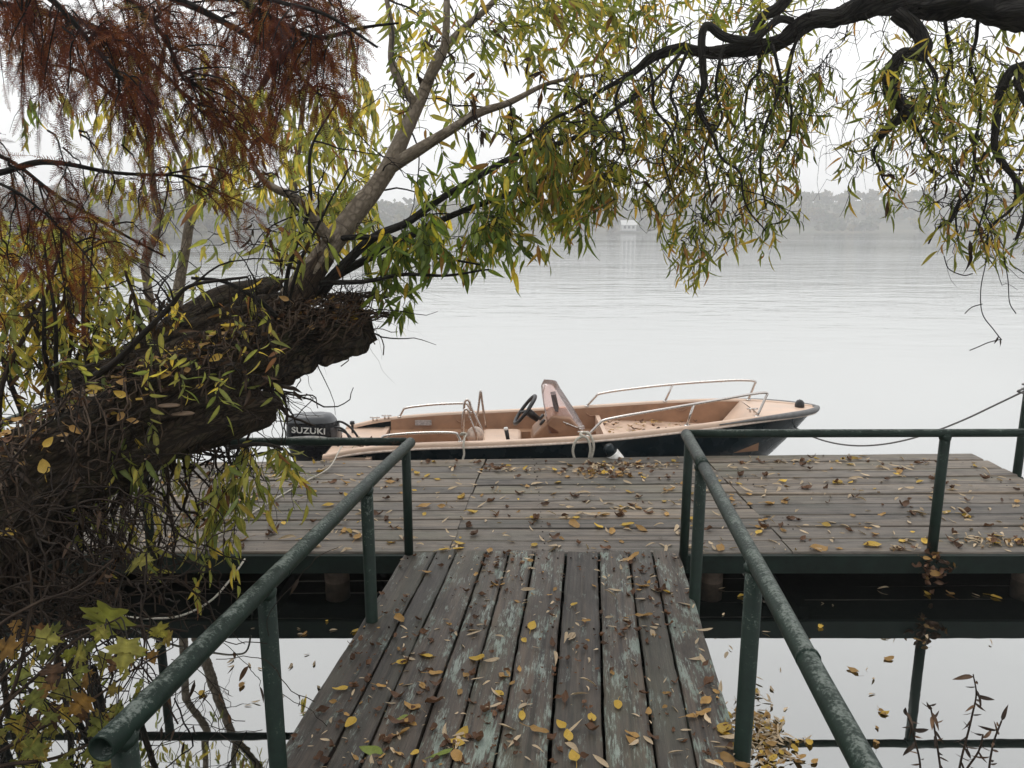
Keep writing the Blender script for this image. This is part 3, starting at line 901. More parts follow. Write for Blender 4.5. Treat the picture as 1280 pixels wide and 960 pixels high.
def soft_box(name, c, s, mat, taper=(1, 1), bev=0.03, shear=0.0, par=boat):
    mb = MB(); hx, hy, hz = s[0] / 2, s[1] / 2, s[2] / 2
    V = []
    def ring(kx, ky, z, sh):
        out = []
        for (sx, sy) in ((1, 1), (-1, 1), (-1, -1), (1, -1)):
            for k in range(5):
                an = math.atan2(sy, sx) - math.pi / 4 + (math.pi / 2) * k / 4
                r = min(bev, kx, ky)
                out.append(W(c[0] + sx * (kx - r) + r * math.cos(an) + sh, c[1] + sy * (ky - r) + r * math.sin(an), z))
        return out
    lv = []
    for z, ins in ((-hz, 0.0), (hz - bev, 0), (hz - bev * 0.3, bev * 0.3), (hz, bev)):
        u = (z + hz) / (2 * hz)
        kx = hx * (1 + (taper[0] - 1) * u) - ins; ky = hy * (1 + (taper[1] - 1) * u) - ins
        lv.append(ring(kx, ky, c[2] + z, shear * u))
    n = 20
    for r_ in lv: V += r_
    fs = [(i * n + j, i * n + (j + 1) % n, (i + 1) * n + (j + 1) % n, (i + 1) * n + j) for i in range(len(lv) - 1) for j in range(n)]
    fs += [tuple(range((len(lv) - 1) * n, len(lv) * n)), tuple(range(n - 1, -1, -1))]
    mb.add(V, fs, smooth=False)
    return mb.build(name, mat, par)

# helm seat boxes and console
soft_box('seat_box', (1.62, 0.10, 0.115), (0.40, 0.80, 0.20), MAT['gel_cream'], (0.95, 0.98), 0.03)
con = MB()
prof = [(1.98, FLOOR), (2.46, FLOOR), (2.42, 0.30), (2.27, 0.475), (2.10, 0.50), (1.92, 0.30), (1.90, 0.22)]
y0, y1 = -0.30, 0.22
V = [W(x, y0, z) for x, z in prof] + [W(x, y1, z) for x, z in prof]; n = len(prof)
con.add(V, [(i, (i + 1) % n, n + (i + 1) % n, n + i) for i in range(n)] + [tuple(range(n - 1, -1, -1)), tuple(range(n, 2 * n))])
console = con.build('console', MAT['gel_tan'], boat)
bv = console.modifiers.new('bevel', 'BEVEL'); bv.width = 0.022; bv.segments = 3
# windscreen: raked bent pane round the front of the console
q = MB(); V = []
NU = 14
for j, (zz, xo, hw) in enumerate(((0.33, 2.43, 0.27), (0.46, 2.355, 0.255), (0.60, 2.265, 0.225), (0.72, 2.185, 0.20), (0.785, 2.15, 0.15))):
    for i in range(NU):
        u = -1 + 2 * i / (NU - 1)
        yy = -0.04 + hw * math.sin(u * math.pi / 2)
        xx = xo - (0.36, 0.31, 0.25, 0.18, 0.12)[j] * (1 - math.cos(u * math.pi / 2))
        V.append(W(xx, yy, zz))
fs = [(j * NU + i, j * NU + i + 1, (j + 1) * NU + i + 1, (j + 1) * NU + i) for j in range(4) for i in range(NU - 1)]
q.add(V, fs, smooth=True)
ws = q.build('windscreen', MAT['pink_screen'], console)
so_ = ws.modifiers.new('thick', 'SOLIDIFY'); so_.thickness = 0.005
# steering wheel
q = MB()
ax = Vector((-0.80, 0, 0.60)).normalized(); e1 = Vector((0, 1, 0)); e2 = ax.cross(e1)
wc = W(1.845, -0.07, 0.515)
q.tube([wc + (e1 * math.cos(a) + e2 * math.sin(a)) * 0.165 for a in np.linspace(0, 2 * math.pi, 33)], 0.017, 10, cap=False)
for a in (0.5, 2.6, 4.71):
    q.tube([wc - ax * 0.03, wc + (e1 * math.cos(a) + e2 * math.sin(a)) * 0.16], [0.02, 0.014], 8)
q.tube([wc - ax * 0.015, wc - ax * 0.05, wc - ax * 0.16], [0.035, 0.04, 0.03], 14)
q.build('steering_wheel', MAT['black_plastic'], console)
q = MB(); q.box(W(2.13, -0.02, 0.60), (0.05, 0.15, 0.14), rot=Matrix.Rotation(R(-12), 3, 'Y')); q.box(W(2.15, -0.02, 0.52), (0.035, 0.05, 0.07))
q.build('depth_sounder', MAT['black_plastic'], console)
for yy in (-0.16, 0.10):
    q = MB(); q.tube([W(2.02, yy, 0.40), W(2.0, yy, 0.415)], 0.035, 14); q.build('gauge', MAT['black_plastic'], console)
q = MB(); q.tube([W(2.2, -0.302, 0.44), W(2.33, -0.305, 0.385), W(2.40, -0.305, 0.40)], 0.006, 6)
q.tube([W(2.24, -0.295, 0.42), W(2.24, -0.312, 0.42)], 0.012, 8); q.tube([W(2.36, -0.295, 0.37), W(2.36, -0.312, 0.37)], 0.012, 8)
q.build('screen_fastening', MAT['stainless'], console)
# throttle lever on the near side box
q = MB(); q.tube([W(1.69, -0.30, 0.22), W(1.68, -0.30, 0.28), W(1.665, -0.30, 0.365)], [0.022, 0.018, 0.020], 12); lev = q.build('throttle_lever', MAT['black_plastic'], boat)
q = MB(); q.tube([W(1.665, -0.30, 0.362), W(1.66, -0.30, 0.385)], [0.024, 0.018], 12); q.build('knob', MAT['white_plastic'], lev)
# white round hatch cap on the seat box side
q = MB(); q.tube([W(1.36, 0.02, 0.24), W(1.36, 0.05, 0.24)], 0.085, 26)
q.tube([W(1.36, 0.0, 0.24), W(1.36, 0.02, 0.24)], [0.05, 0.055], 20); q.build('hatch_cap', MAT['cream_strip'], boat)
# two inverted-U grab hoops (folded boarding ladder)
def hoop(name, pts, r=0.0125, per=7):
    q = MB(); q.tube([Vector(p) for p in spline([tuple(v) for v in pts], per)], r, 10); return q.build(name, MAT['stainless'], boat)
hoop('grab_hoop', [W(1.23, 0.28, 0.20), W(1.24, 0.28, 0.40), W(1.25, 0.28, 0.53), W(1.29, 0.28, 0.545), W(1.32, 0.28, 0.46), W(1.42, 0.28, 0.24), W(1.44, 0.28, 0.17)])
hoop('grab_hoop', [W(1.24, 0.0, 0.20), W(1.24, 0.0, 0.36), W(1.255, 0.0, 0.49), W(1.295, 0.0, 0.50), W(1.31, 0.0, 0.42), W(1.37, 0.0, 0.26), W(1.38, 0.0, 0.17)])
hoop('grab_hoop', [W(1.45, 0.55, 0.22), W(1.42, 0.55, 0.45), W(1.40, 0.55, 0.60), W(1.38, 0.55, 0.45), W(1.35, 0.55, 0.22)], 0.012)

def gun(x, sgn, inset=0.045, dz=0.012): return W(x, sgn * (beam(x) - inset), sheer(x) + dz)
def boat_rail(xa, xb, sgn, h0, h1, rake0, rake1, name, mids=()):
    a = gun(xa, sgn); b = gun(xb, sgn)
    a2 = gun(xa + rake0, sgn, dz=h0); b2 = gun(xb + rake1, sgn, dz=h1)
    c = 0.07
    pts = [a, a + (a2 - a) * 0.7, a + (a2 - a) * 0.93 + (b2 - a2) * 0.008]
    N = 9
    for i in range(1, N):
        u = i / N; x = xa + rake0 + (xb + rake1 - xa - rake0) * u
        p = gun(x, sgn); p.z = a2.z + (b2.z - a2.z) * u + 0.012 * math.sin(u * math.pi)
        pts.append(p)
    pts += [b2 + (b - b2) * 0.07 - (b2 - a2) * 0.008, b2 + (b - b2) * 0.3, b]
    r_ = hoop(name, pts, 0.0125, 5)
    for mx, lean in mids:
        u = (mx + lean - xa - rake0) / (xb + rake1 - xa - rake0)
        top = gun(mx + lean, sgn); top.z = a2.z + (b2.z - a2.z) * u + 0.012 * math.sin(u * math.pi)
        q = MB(); q.tube([gun(mx, sgn), top], 0.011, 10); q.build('stanchion', MAT['stainless'], r_)
        q = MB(); q.tube([gun(mx, sgn, dz=0.008), gun(mx, sgn, dz=0.018)], [0.028, 0.024], 12); q.build('foot_plate', MAT['stainless'], r_)
    for x_ in (xa, xb):
        q = MB(); q.tube([gun(x_, sgn, dz=0.008), gun(x_, sgn, dz=0.018)], [0.028, 0.024], 12); q.build('foot_plate', MAT['stainless'], r_)
boat_rail(2.40, 3.98, -1, 0.15, 0.24, 0.14, 0.10, 'bow_rail', [(3.30, 0.06)])
boat_rail(2.50, 4.10, 1, 0.14, 0.22, 0.12, 0.06, 'bow_rail', [(3.30, 0.07)])
boat_rail(0.50, 1.26, -1, 0.10, 0.095, 0.06, -0.04, 'stern_rail')
boat_rail(0.55, 1.30, 1, 0.10, 0.105, 0.05, -0.05, 'stern_rail')
# cleats, stern light, nav light at the bow
def cleat(x, y, z, par=boat, name='cleat'):
    q = MB(); q.tube([W(x - 0.05, y, z + 0.035), W(x + 0.05, y, z + 0.035)], [0.008, 0.008], 8)
    for s in (-0.02, 0.02): q.tube([W(x + s, y, z), W(x + s, y, z + 0.035)], 0.009, 8)
    return q.build(name, MAT['stainless'], par)
cleat(0.30, 0.64, sheer(0.3) + 0.01); cleat(0.42, 0.66, sheer(0.42) + 0.01); cleat(0.33, -0.63, sheer(.33) + 0.012)
cleat(3.98, -0.27, sheer(3.98) + 0.012); cleat(2.36, -0.74, sheer(2.36) + .012)
q = MB(); q.tube([W(0.10, 0.42, 0.18), W(0.10, 0.42, 0.27), W(0.10, 0.42, 0.275), W(0.10, 0.42, 0.305)], [0.012, 0.014, 0.026, 0.022], 12); q.build('stern_light', MAT['black_plastic'], boat)
q = MB(); q.tube([W(4.50, 0, 0.53), W(4.50, 0, 0.555), W(4.505, 0, 0.585), W(4.51, 0, 0.60)], [0.045, 0.045, 0.036, 0.015], 14); q.build('bow_light', MAT['black_plastic'], boat)
q = MB(); q.tube([W(4.30, -0.045, 0.395), W(4.36, -0.045, 0.39)], 0.022, 10); q.tube([W(4.36 + 0.03 * math.cos(a), -0.045, 0.385 + 0.03 * math.sin(a)) for a in np.linspace(0, 6.28, 12)], 0.007, 6); q.build('towing_eye', MAT['black_plastic'], boat)
# grey notice on the far topside
q = MB(); q.box(W(0.80, iw(0.8) - 0.035, 0.245), (0.17, 0.006, 0.055)); q.build('notice', MAT['sticker_grey'], boat)
# grab recesses moulded in the liner
for x_ in (1.2, 2.55, 3.45):
    q = MB()
    q.tube([W(x_ - 0.06 + 0.12 * k / 8, iw(x_) - 0.022, 0.30 + sheer(x_) - 0.36 - 0.03 * math.sin(math.pi * k / 8)) for k in range(9)], 0.006, 6)
    q.build('moulded_grip', MAT['gel_tan'], boat)

# ------- outboard motor
MO = (-0.215, 0.02)
def superring(cx, cy, hx, hy, z, e=3.0, n=28, tilt=0.0):
    out = []
    for k in range(n):
        a = 2 * math.pi * k / n
        c, s = math.cos(a), math.sin(a)
        x = hx * math.copysign(abs(c) ** (2 / e), c); y = hy * math.copysign(abs(s) ** (2 / e), s)
        out.append(W(cx + x, cy + y, z + tilt * x))
    return out
def loft(name, rings, mat, par, cap=(True, True)):
    mb = MB(); n = len(rings[0]); V = [v for r_ in rings for v in r_]
    fs = [(i * n + j, i * n + (j + 1) % n, (i + 1) * n + (j + 1) % n, (i + 1) * n + j) for i in range(len(rings) - 1) for j in range(n)]
    mb.add(V, fs, smooth=True)
    if cap[0]: mb.add(rings[0], [tuple(range(n - 1, -1, -1))])
    if cap[1]: mb.add(rings[-1], [tuple(range(n))])
    return mb.build(name, mat, par)
mx, my = MO
motor = loft('outboard_motor', [superring(mx + .04, my, .09, .07, -0.75, 2.5), superring(mx + .04, my, .10, .08, -0.2, 2.5), superring(mx + .03, my, .14, .11, -0.09, 2.5)], MAT['motor_black'], boat)
loft('lower_cowl', [superring(mx + .05, my, .13, .13, -0.10, 3), superring(mx + .03, my, .19, .17, -0.03, 3, tilt=-.02), superring(mx + .01, my, .235, .185, 0.07, 3.4, tilt=-.03), superring(mx, my, .25, .19, 0.165, 3.6, tilt=-.05)], MAT['motor_black'], motor)
loft('upper_cowl', [superring(mx, my, .252, .192, 0.17, 3.6, tilt=-.05), superring(mx - .005, my, .248, .19, 0.27, 3.6, tilt=-.05), superring(mx - .008, my, .240, .185, 0.355, 3.4, tilt=-.03), superring(mx - .012, my, .234, .179, 0.395, 3.3, tilt=-.01)], MAT['motor_black'], motor)
loft('cowl_top', [superring(mx - .012, my, .237, .181, 0.393, 3.3, tilt=-.01), superring(mx - .02, my, .222, .17, 0.425, 3.2, tilt=0.01), superring(mx - .02, my, .20, .15, 0.446, 3, tilt=0.03), superring(mx - .02, my, .15, .11, 0.458, 2.8, tilt=0.04)], MAT['motor_grey'], motor)
# front corner of the cowl is grey too
q = MB()
V = []
for z in np.linspace(0.18, 0.36, 5):
    for an in np.linspace(-0.85, 0.85, 9):
        c, s = math.cos(an), math.sin(an)
        hx, hy = 0.2555 - 0.06 * (z - .18), 0.196
        V.append(W(mx + hx * abs(c) ** (2 / 3.6) + 0.001, my + hy * math.copysign(abs(s) ** (2 / 3.6), s), z - 0.05 * hx * abs(c) ** .55))
q.add(V, [(i * 9 + j, i * 9 + j + 1, (i + 1) * 9 + j + 1, (i + 1) * 9 + j) for i in range(4) for j in range(8)], smooth=True); q.build('front_panel', MAT['motor_grey'], motor)
# lettering
tc = bpy.data.curves.new('lettering', 'FONT'); tc.body = 'SUZUKI'; tc.size = 0.082; tc.extrude = 0.002; tc.offset = 0.0016; tc.align_x = 'CENTER'; tc.space_character = 1.05
to = bpy.data.objects.new('lettering_text', tc); col.objects.link(to)
bpy.context.view_layer.update()
me = bpy.data.meshes.new_from_object(to.evaluated_get(bpy.context.evaluated_depsgraph_get()))
bpy.data.objects.remove(to)
me.name = 'lettering'; me.materials.clear(); me.materials.append(MAT['white_plastic'])
lo_ = bpy.data.objects.new('lettering', me); col.objects.link(lo_); lo_.parent = motor
rotm = Matrix.Rotation(math.pi / 2, 4, 'X')
tl = Matrix.Translation(W(mx - 0.01, my - 0.1965, 0.30)) @ Matrix.Rotation(R(3), 4, 'Y') @ rotm
me.transform(Matrix.Diagonal((1.12, 1, 1, 1))); me.transform(tl)
me.transform(Matrix.Translation(-Vector(world_loc(motor))))
q = MB()
V = []
for k in range(11):
    u = k / 10; x = mx - 0.21 + 0.40 * u
    V += [W(x, my - 0.1935, 0.262 - 0.012 * u - 0.004 * math.sin(u * 3)), W(x, my - 0.1935, 0.262 + 0.025 * math.sin(u * math.pi) ** 0.7 * (0.3 + u) - 0.012 * u)]
q.add(V, [(2 * k, 2 * k + 2, 2 * k + 3, 2 * k + 1) for k in range(10)])
sw = q.build('swoosh', MAT['white_plastic'], motor); md = sw.modifiers.new('thick', 'SOLIDIFY'); md.thickness = 0.003
# clamp bracket, hoses
q = MB(); q.box(W(-0.02, my, 0.10), (0.10, 0.26, 0.30)); q.tube([W(-0.03, my - .17, 0.02), W(-0.03, my + .17, 0.02)], 0.02, 10); q.build('clamp_bracket', MAT['black_plastic'], motor)
for i_, (pa, pb, pc, pd_) in enumerate((((-.06, -.08, .20), (.00, -.09, .335), (.11, -.12, .32), (.20, -.16, .16)), ((-.06, -.02, .21), (.02, -.02, .30), (.12, -.04, .27), (.22, -.05, .14)),
        ((-.08, .06, .2), (.0, .1, .36), (.13, .12, .30), (.24, .1, .14)), ((-.07, -.12, .16), (.03, -.2, .24), (.08, -.24, .16), (.16, -.2, .15)))):
    q = MB(); q.tube([Vector(p) for p in spline([tuple(W(*p)) for p in (pa, pb, pc, pd_)], 7)], 0.011 if i_ != 3 else 0.007, 8); q.build('hose', MAT['black_plastic'], motor)
q = MB(); q.box(W(-0.045, my - 0.25, 0.12), (0.03, 0.03, 0.16), rot=Matrix.Rotation(R(35), 3, 'Y')); q.tube([W(-.02, my - .26, .06), W(.06, my - .27, .15)], .010, 8); q.build('tilt_lever', MAT['stainless'], motor)

# fender hanging between boat and jetty, white with dark end
pf = P(768, 570, 6.53)
fe = empty('fender', pf, "white cylindrical fender with a dark cap wedged between boat and jetty", "fender")
q = MB(); dF = Vector((0.62, 0.05, -0.78)).normalized()
q.tube([pf - dF * 0.04, pf - dF * 0.03, pf + dF * 0.22, pf + dF * 0.25], [0.05, 0.062, 0.062, 0.03], 18); q.build('body', MAT['white_plastic'], fe)
q = MB(); q.tube([pf - dF * 0.13, pf - dF * 0.11, pf - dF * 0.035], [0.02, 0.05, 0.056], 16); q.build('cap', MAT['hull_navy'], fe)

# ropes
def rope(pts, r, mat, label, per=10, wig=0.0):
    q = MB(); pp = [Vector(p) for p in spline([tuple(p) for p in pts], per)]
    if wig: pp = [p + Vector((noise.noise(p * 3), noise.noise(p * 3 + Vector((5, 0, 0))), 0)) * wig for p in pp]
    q.tube(pp, r, 8)
    o = q.build('rope', MAT[mat]); return tag(o, label, 'rope')
b0 = W(4.37, -0.045, 0.385)
zr = P(1262, 486, MPX.y)
rp = [b0]
for u in np.linspace(0.12, 0.9, 8):
    rp.append(b0 + (Vector((MPX.x - 0.02, MPX.y, zr.z)) - b0) * u - Vector((0, 0, 1)) * 0.40 * 4 * u * (1 - u) * (1 - 0.35 * u))
rp.append(Vector((MPX.x - 0.03, MPX.y - 0.03, zr.z)))
rope(rp, 0.0075, 'rope_dark', "thin dark bow rope sagging over water from the bow to the tall mooring post", 8)
kp = []
for a in np.linspace(0, 4 * math.pi, 30):
    kp.append(Vector((MPX.x + 0.044 * math.cos(a), MPX.y + 0.044 * math.sin(a), zr.z - 0.02 + 0.006 * a)))
kp += [Vector((MPX.x - 0.09, MPX.y - 0.06, zr.z + 0.01)), Vector((MPX.x - 0.12, MPX.y - 0.05, zr.z - 0.01)), Vector((MPX.x - 0.07, MPX.y - 0.06, zr.z - 0.03)), Vector((MPX.x - 0.06, MPX.y - 0.06, zr.z - 0.09))]
rope(kp, 0.0085, 'rope_dark', "knotted turns of dark rope round the top of the tall mooring post", 3)
# loop over the near gunwale beside the bow rail
gx_ = 2.33
la = W(gx_ + .03, -beam(gx_) - 0.03, sheer(gx_) + 0.03)
lp = [la, la + Vector((-.07, -.035, -.03)), la + Vector((-.10, -.05, -.13)), la + Vector((-.06, -.05, -.235)), la + Vector((0.01, -.05, -.265)), la + Vector((.06, -.05, -.20)), la + Vector((.085, -.04, -.08)), la + Vector((.05, -.01, 0.015)), la + Vector((.0, .04, 0.02)), la + Vector((-.03, .0, 0.01)), la + Vector((.03, -.03, -.02)), la + Vector((.055, -.045, -.10)), la + Vector((.045, -.05, -.2))]
rope(lp, 0.012, 'rope_pale', "pale rope hanging in a loop over the boat's side below the console", 6)
gx_ = 1.26
la = W(gx_ + .02, -beam(gx_) + 0.02, sheer(gx_) + 0.09)
rope([la + Vector((0.03, 0, 0)), la + Vector((0, -.03, .015)), la + Vector((-.02, 0, -.01)), la + Vector((.03, .02, -.01)), la + Vector((.02, -.04, -.02)), la + Vector((.01, -.09, -.08)), la + Vector((.015, -.10, -.16)), la + Vector((0.0, -0.12, -.22))], 0.010, 'rope_pale', "short pale rope knotted on the stern rail and hanging to the jetty edge", 6)
s0 = W(0.33, -0.63, sheer(.33) + .04)
s1 = PZ(345, 623, 0.012); s2 = PZ(270, 672, 0.012)
rope([s0, s0 + Vector((-.12, -.10, 0.02)), PZ(412, 584, 0.03), PZ(385, 600, 0.014), s1, PZ(305, 648, 0.012), s2, PZ(240, 688, 0.012)], 0.006, 'rope_pale', "pale stern rope lying across the boards towards the left edge of the jetty", 8)
# slack line drooping below the left half of the jetty
hp = [PZ(310, 692, -0.08), P(302, 705, 4.35), P(285, 728, 4.2), P(262, 752, 4.1), P(225, 770, 4.05), P(185, 773, 4.1), P(150, 770, 4.2)]
rope(hp, 0.006, 'rope_pale', "slack pale line drooping from the jetty edge below the leaning trunk", 8)
# ------------------------------------------------------------------ vegetation helpers
def V3(a): return np.array(a, dtype=float)
def lance(bend=0.25, twist=0.0, fold=0.25, width=0.16, nseg=5):
    """narrow willow leaf, length 1 along +x"""
    V = []; F_ = []
    for i in range(nseg + 1):
        u = i / nseg
        wdt = width * (math.sin(math.pi * u ** 0.75) ** 0.8) * 0.5 + 0.004
        z = -bend * u * u
        a = twist * u
        for s in (-1, 0, 1):
            y = s * wdt; zz = abs(s) * wdt * fold
            V.append((u, y * math.cos(a) - zz * math.sin(a), z + y * math.sin(a) + zz * math.cos(a)))
    for i in range(nseg):
        for j in range(2):
            a = i * 3 + j
            F_.append((a, a + 3, a + 4, a + 1))
    M_ = [1.0, 1.32, 0.92] * (nseg + 1)
    return np.array(V), np.array(F_), np.array(M_)
LANCE = [lance(rnd.uniform(0.0, 0.45), rnd.uniform(-1.2, 1.2), rnd.uniform(0.1, 0.5), rnd.uniform(0.17, 0.25)) for _ in range(8)]
CURLY = [lance(rnd.uniform(0.1, 0.6), rnd.uniform(-2.2, 2.2), rnd.uniform(0.2, 0.7), rnd.uniform(0.15, 0.21)) for _ in range(8)]

def place(mb, protos, pos, d, nrm, size, tint, mi=0):
    pos = np.asarray(pos); d = np.asarray(d); nrm = np.asarray(nrm); size = np.asarray(size); tint = np.asarray(tint)
    d = d / (np.linalg.norm(d, axis=1)[:, None] + 1e-9)
    y = np.cross(nrm, d); y /= (np.linalg.norm(y, axis=1)[:, None] + 1e-9)
    z = np.cross(d, y)
    N = len(pos); which = rng.integers(0, len(protos), N)
    for k, pr_ in enumerate(protos):
        pv, pf = pr_[0], pr_[1]
        ix = np.nonzero(which == k)[0]
        if not len(ix): continue
        Rm = np.stack([d[ix], y[ix], z[ix]], axis=2)              # (n,3,3) columns
        Vv = np.einsum('nij,pj->npi', Rm, pv) * size[ix][:, None, None] + pos[ix][:, None, :]
        n, p = len(ix), len(pv)
        ff = (pf[None] + (np.arange(n) * p)[:, None, None]).reshape(-1, pf.shape[1])
        tt = np.repeat(tint[ix], p, axis=0)
        if len(pr_) > 2: tt = np.minimum(0.8, tt * np.tile(pr_[2], n)[:, None])
        mb.addn(Vv.reshape(-1, 3), ff, tt, mi)

PAL = {
    'green':  [((0.139, 0.212, 0.037), 6), ((0.205, 0.272, 0.051), 4), ((0.102, 0.161, 0.037), 3), ((0.409, 0.403, 0.068), 2), ((0.670, 0.484, 0.068), 1), ((0.298, 0.172, 0.051), 0.6)],
    'lime':   [((0.297, 0.328, 0.089), 5), ((0.416, 0.404, 0.101), 4), ((0.198, 0.250, 0.076), 3), ((0.675, 0.520, 0.114), 3), ((0.277, 0.135, 0.063), 0.7)],
    'olive':  [((0.166, 0.214, 0.043), 5), ((0.254, 0.282, 0.054), 4), ((0.429, 0.383, 0.072), 3), ((0.585, 0.405, 0.082), 1.6), ((0.370, 0.203, 0.064), 1.5), ((0.117, 0.168, 0.040), 3)],
    'gold':   [((0.505, 0.356, 0.059), 4), ((0.356, 0.308, 0.059), 4), ((0.194, 0.211, 0.045), 4), ((0.297, 0.162, 0.052), 2)],
    'dead':   [((0.028, 0.018, 0.012), 3), ((0.056, 0.032, 0.018), 2), ((0.088, 0.048, 0.024), 1)],
    'rust':   [((0.165, 0.050, 0.021), 4), ((0.11, 0.034, 0.024), 4), ((0.24, 0.082, 0.026), 2.5), ((0.065, 0.026, 0.022), 3), ((0.30, 0.14, 0.04), 1.0), ((0.20, 0.16, 0.05), 0.5)],
    'maple':  [((0.33, 0.31, 0.075), 5), ((0.24, 0.26, 0.06), 3), ((0.40, 0.31, 0.07), 4), ((0.33, 0.19, 0.05), 1.5), ((0.13, 0.07, 0.035), 1)],
}
def tints(pal, n, g=None):
    g = g if g is not None else rng
    c = np.array([p[0] for p in PAL[pal]]); wt = np.array([p[1] for p in PAL[pal]], dtype=float)
    return c[g.choice(len(c), n, p=wt / wt.sum())] * (0.78 + 0.44 * g.random((n, 1)))

def limb_path(pix, per=8, wig=0.012, seed=0.0, freq=3.0):
    """(px, py, Y, radius in px) control points -> list of (Vector, radius)"""
    c = []
    for (px, py, Y, r) in pix:
        p = P(px, py, Y)
        c.append((p.x, p.y, p.z, r * (p - CAM).dot(FWD) / F))
    out = []
    for a in spline(c, per):
        v = Vector(a[:3]); r = max(0.0012, a[3])
        v = v + noise.noise_vector(v * freq + Vector((seed, 0, 0))) * min(wig, r * 2.5 + 0.004)
        out.append((v, r))
    return out

class Tree:
    def __init__(self, name, loc, label, cat='tree', group=None):
        self.root = empty(name, loc, label, cat, group)
        self.pts = []                       # attach points
        self.leaves = LANCE
        self.tw = MB()
    def limb(self, pix, mat, name='limb', sides=10, per=8, wig=0.012, bump=0.15, seed=0.0, attach=True, freq=3.0, bscale=3.0):
        pa = limb_path(pix, per, wig, seed, freq)
        q = MB(); q.tube([a for a, _ in pa], [r for _, r in pa], sides, bump=bump, seed=seed, bscale=bscale)
        o = q.build(name, MAT[mat], self.root)
        if attach: self.pts += [(a, r) for a, r in pa[2:]]
        return o
    def side_twigs(self, n, length, r=0.005, up=0.3, curl=0.5, seed=0, sub=None):
        """bare woody side branches growing off the limbs; they carry the leafy twigs"""
        g = random.Random(seed); new = []
        base = list(self.pts)
        for _ in range(n):
            a, r0 = g.choice(base)
            d = Vector((g.gauss(0.25, 0.8), g.gauss(0, 0.7), g.gauss(up, 0.6))).normalized()
            L = length * g.uniform(0.5, 1.3); st = 10
            p = a.copy(); pts = [p.copy()]
            for i in range(st):
                d = (d + Vector((g.gauss(0, curl), g.gauss(0, curl), g.gauss(-0.10, curl))) * 0.45).normalized()
                p = p + d * (L / st); pts.append(p.copy())
            rr = min(r, r0 * 0.8)
            self.tw.tube(pts, [rr * (1 - 0.75 * i / st) for i in range(st + 1)], 4, cap=False, mi=1)
            new += [(q_, rr * 0.5) for q_ in pts[3:]]
        self.pts += new
    def tips(self, box, n, Y, pal, leaf=0.09, env=None, curl=0.05, step=0.03, start=0.35, seed=0, maxlen=0.9, minlen=0.15, twr=0.0022, bare=0.0, droop=0.55, wild=0.45):
        g = random.Random(seed * 7 + 13)
        A = np.array([tuple(a) for a, _ in self.pts])
        pos = []; dr = []; nr = []; sz = []
        for _ in range(n):
            px = g.uniform(box[0], box[2]); py = g.uniform(box[1], box[3])
            if env is not None and py > env(px) - g.random() ** 2 * 30: continue
            T = P(px, py, g.uniform(*Y)); Tn = np.array(tuple(T))
            dd = A - Tn
            dist = np.linalg.norm(dd * np.array([1, 1, 0.7]), axis=1) + np.where(dd[:, 2] < 0.05, 0.6, 0.0) + rng.random(len(A)) * 0.22
            a = Vector(A[int(np.argmin(dist))])
            L = (T - a).length
            if L > maxlen:
                a = T + (a - T).normalized() * maxlen
                # start further along: hang it from the nearest woody point anyway through a thin leader
                self.tw.tube([Vector(p) for p in spline([tuple(Vector(A[int(np.argmin(dist))])), tuple((a + Vector(A[int(np.argmin(dist))])) / 2 + Vector((0, 0, 0.04))), tuple(a)], 5)], twr * 1.3, 3, cap=False, mi=1)
            if L < minlen:
                a = T + Vector((g.gauss(0, .03), g.gauss(0, .03), minlen))
            c1 = a + (T - a) * 0.35 + Vector((0, 0, 0.06)); c2 = T + Vector((g.gauss(0, .02), g.gauss(0, .02), max(0.08, 0.45 * abs(a.z - T.z))))
            N = max(8, int((T - a).length / 0.03)); pts = []
            sd = g.uniform(0, 50)
            for i in range(N + 1):
                u = i / N
                p = a * (1 - u) ** 3 + c1 * 3 * u * (1 - u) ** 2 + c2 * 3 * u * u * (1 - u) + T * u ** 3
                k = curl * min(1, u * 4)
                p = p + noise.noise_vector(Vector((u * N * 0.33 + sd, sd, 0))) * k + noise.noise_vector(Vector((u * N * 0.11 + sd, 3, sd))) * k
                pts.append(p)
            self.tw.tube(pts, [twr * (1.25 - 0.8 * i / N) for i in range(N + 1)], 3, cap=False, mi=1)
            if g.random() < bare: continue
            s = start * N; st = step / 0.03
            while s < N:
                i = int(s); f = s - i
                p = pts[i].lerp(pts[i + 1], f); tg = (pts[i + 1] - pts[i]).normalized()
                d = tg * 0.45 + Vector((g.gauss(0, wild), g.gauss(0, wild), -droop + g.gauss(0, wild * 0.6)))
                pos.append(tuple(p)); dr.append(tuple(d)); nr.append((g.gauss(0, 1), g.gauss(0, 1), g.gauss(0.3, 0.8)))
                sz.append(1.12 * leaf * g.uniform(0.6, 1.2)); s += st * g.uniform(0.6, 1.5)
        if pos:
            place(self.tw, self.leaves, pos, dr, nr, sz, tints(pal, len(pos)), 0)
        return len(pos)
    def finish(self, name='crown', mats=('leaf', 'twig_bark')):
        return self.tw.build(name, [MAT[m_] for m_ in mats], self.root)

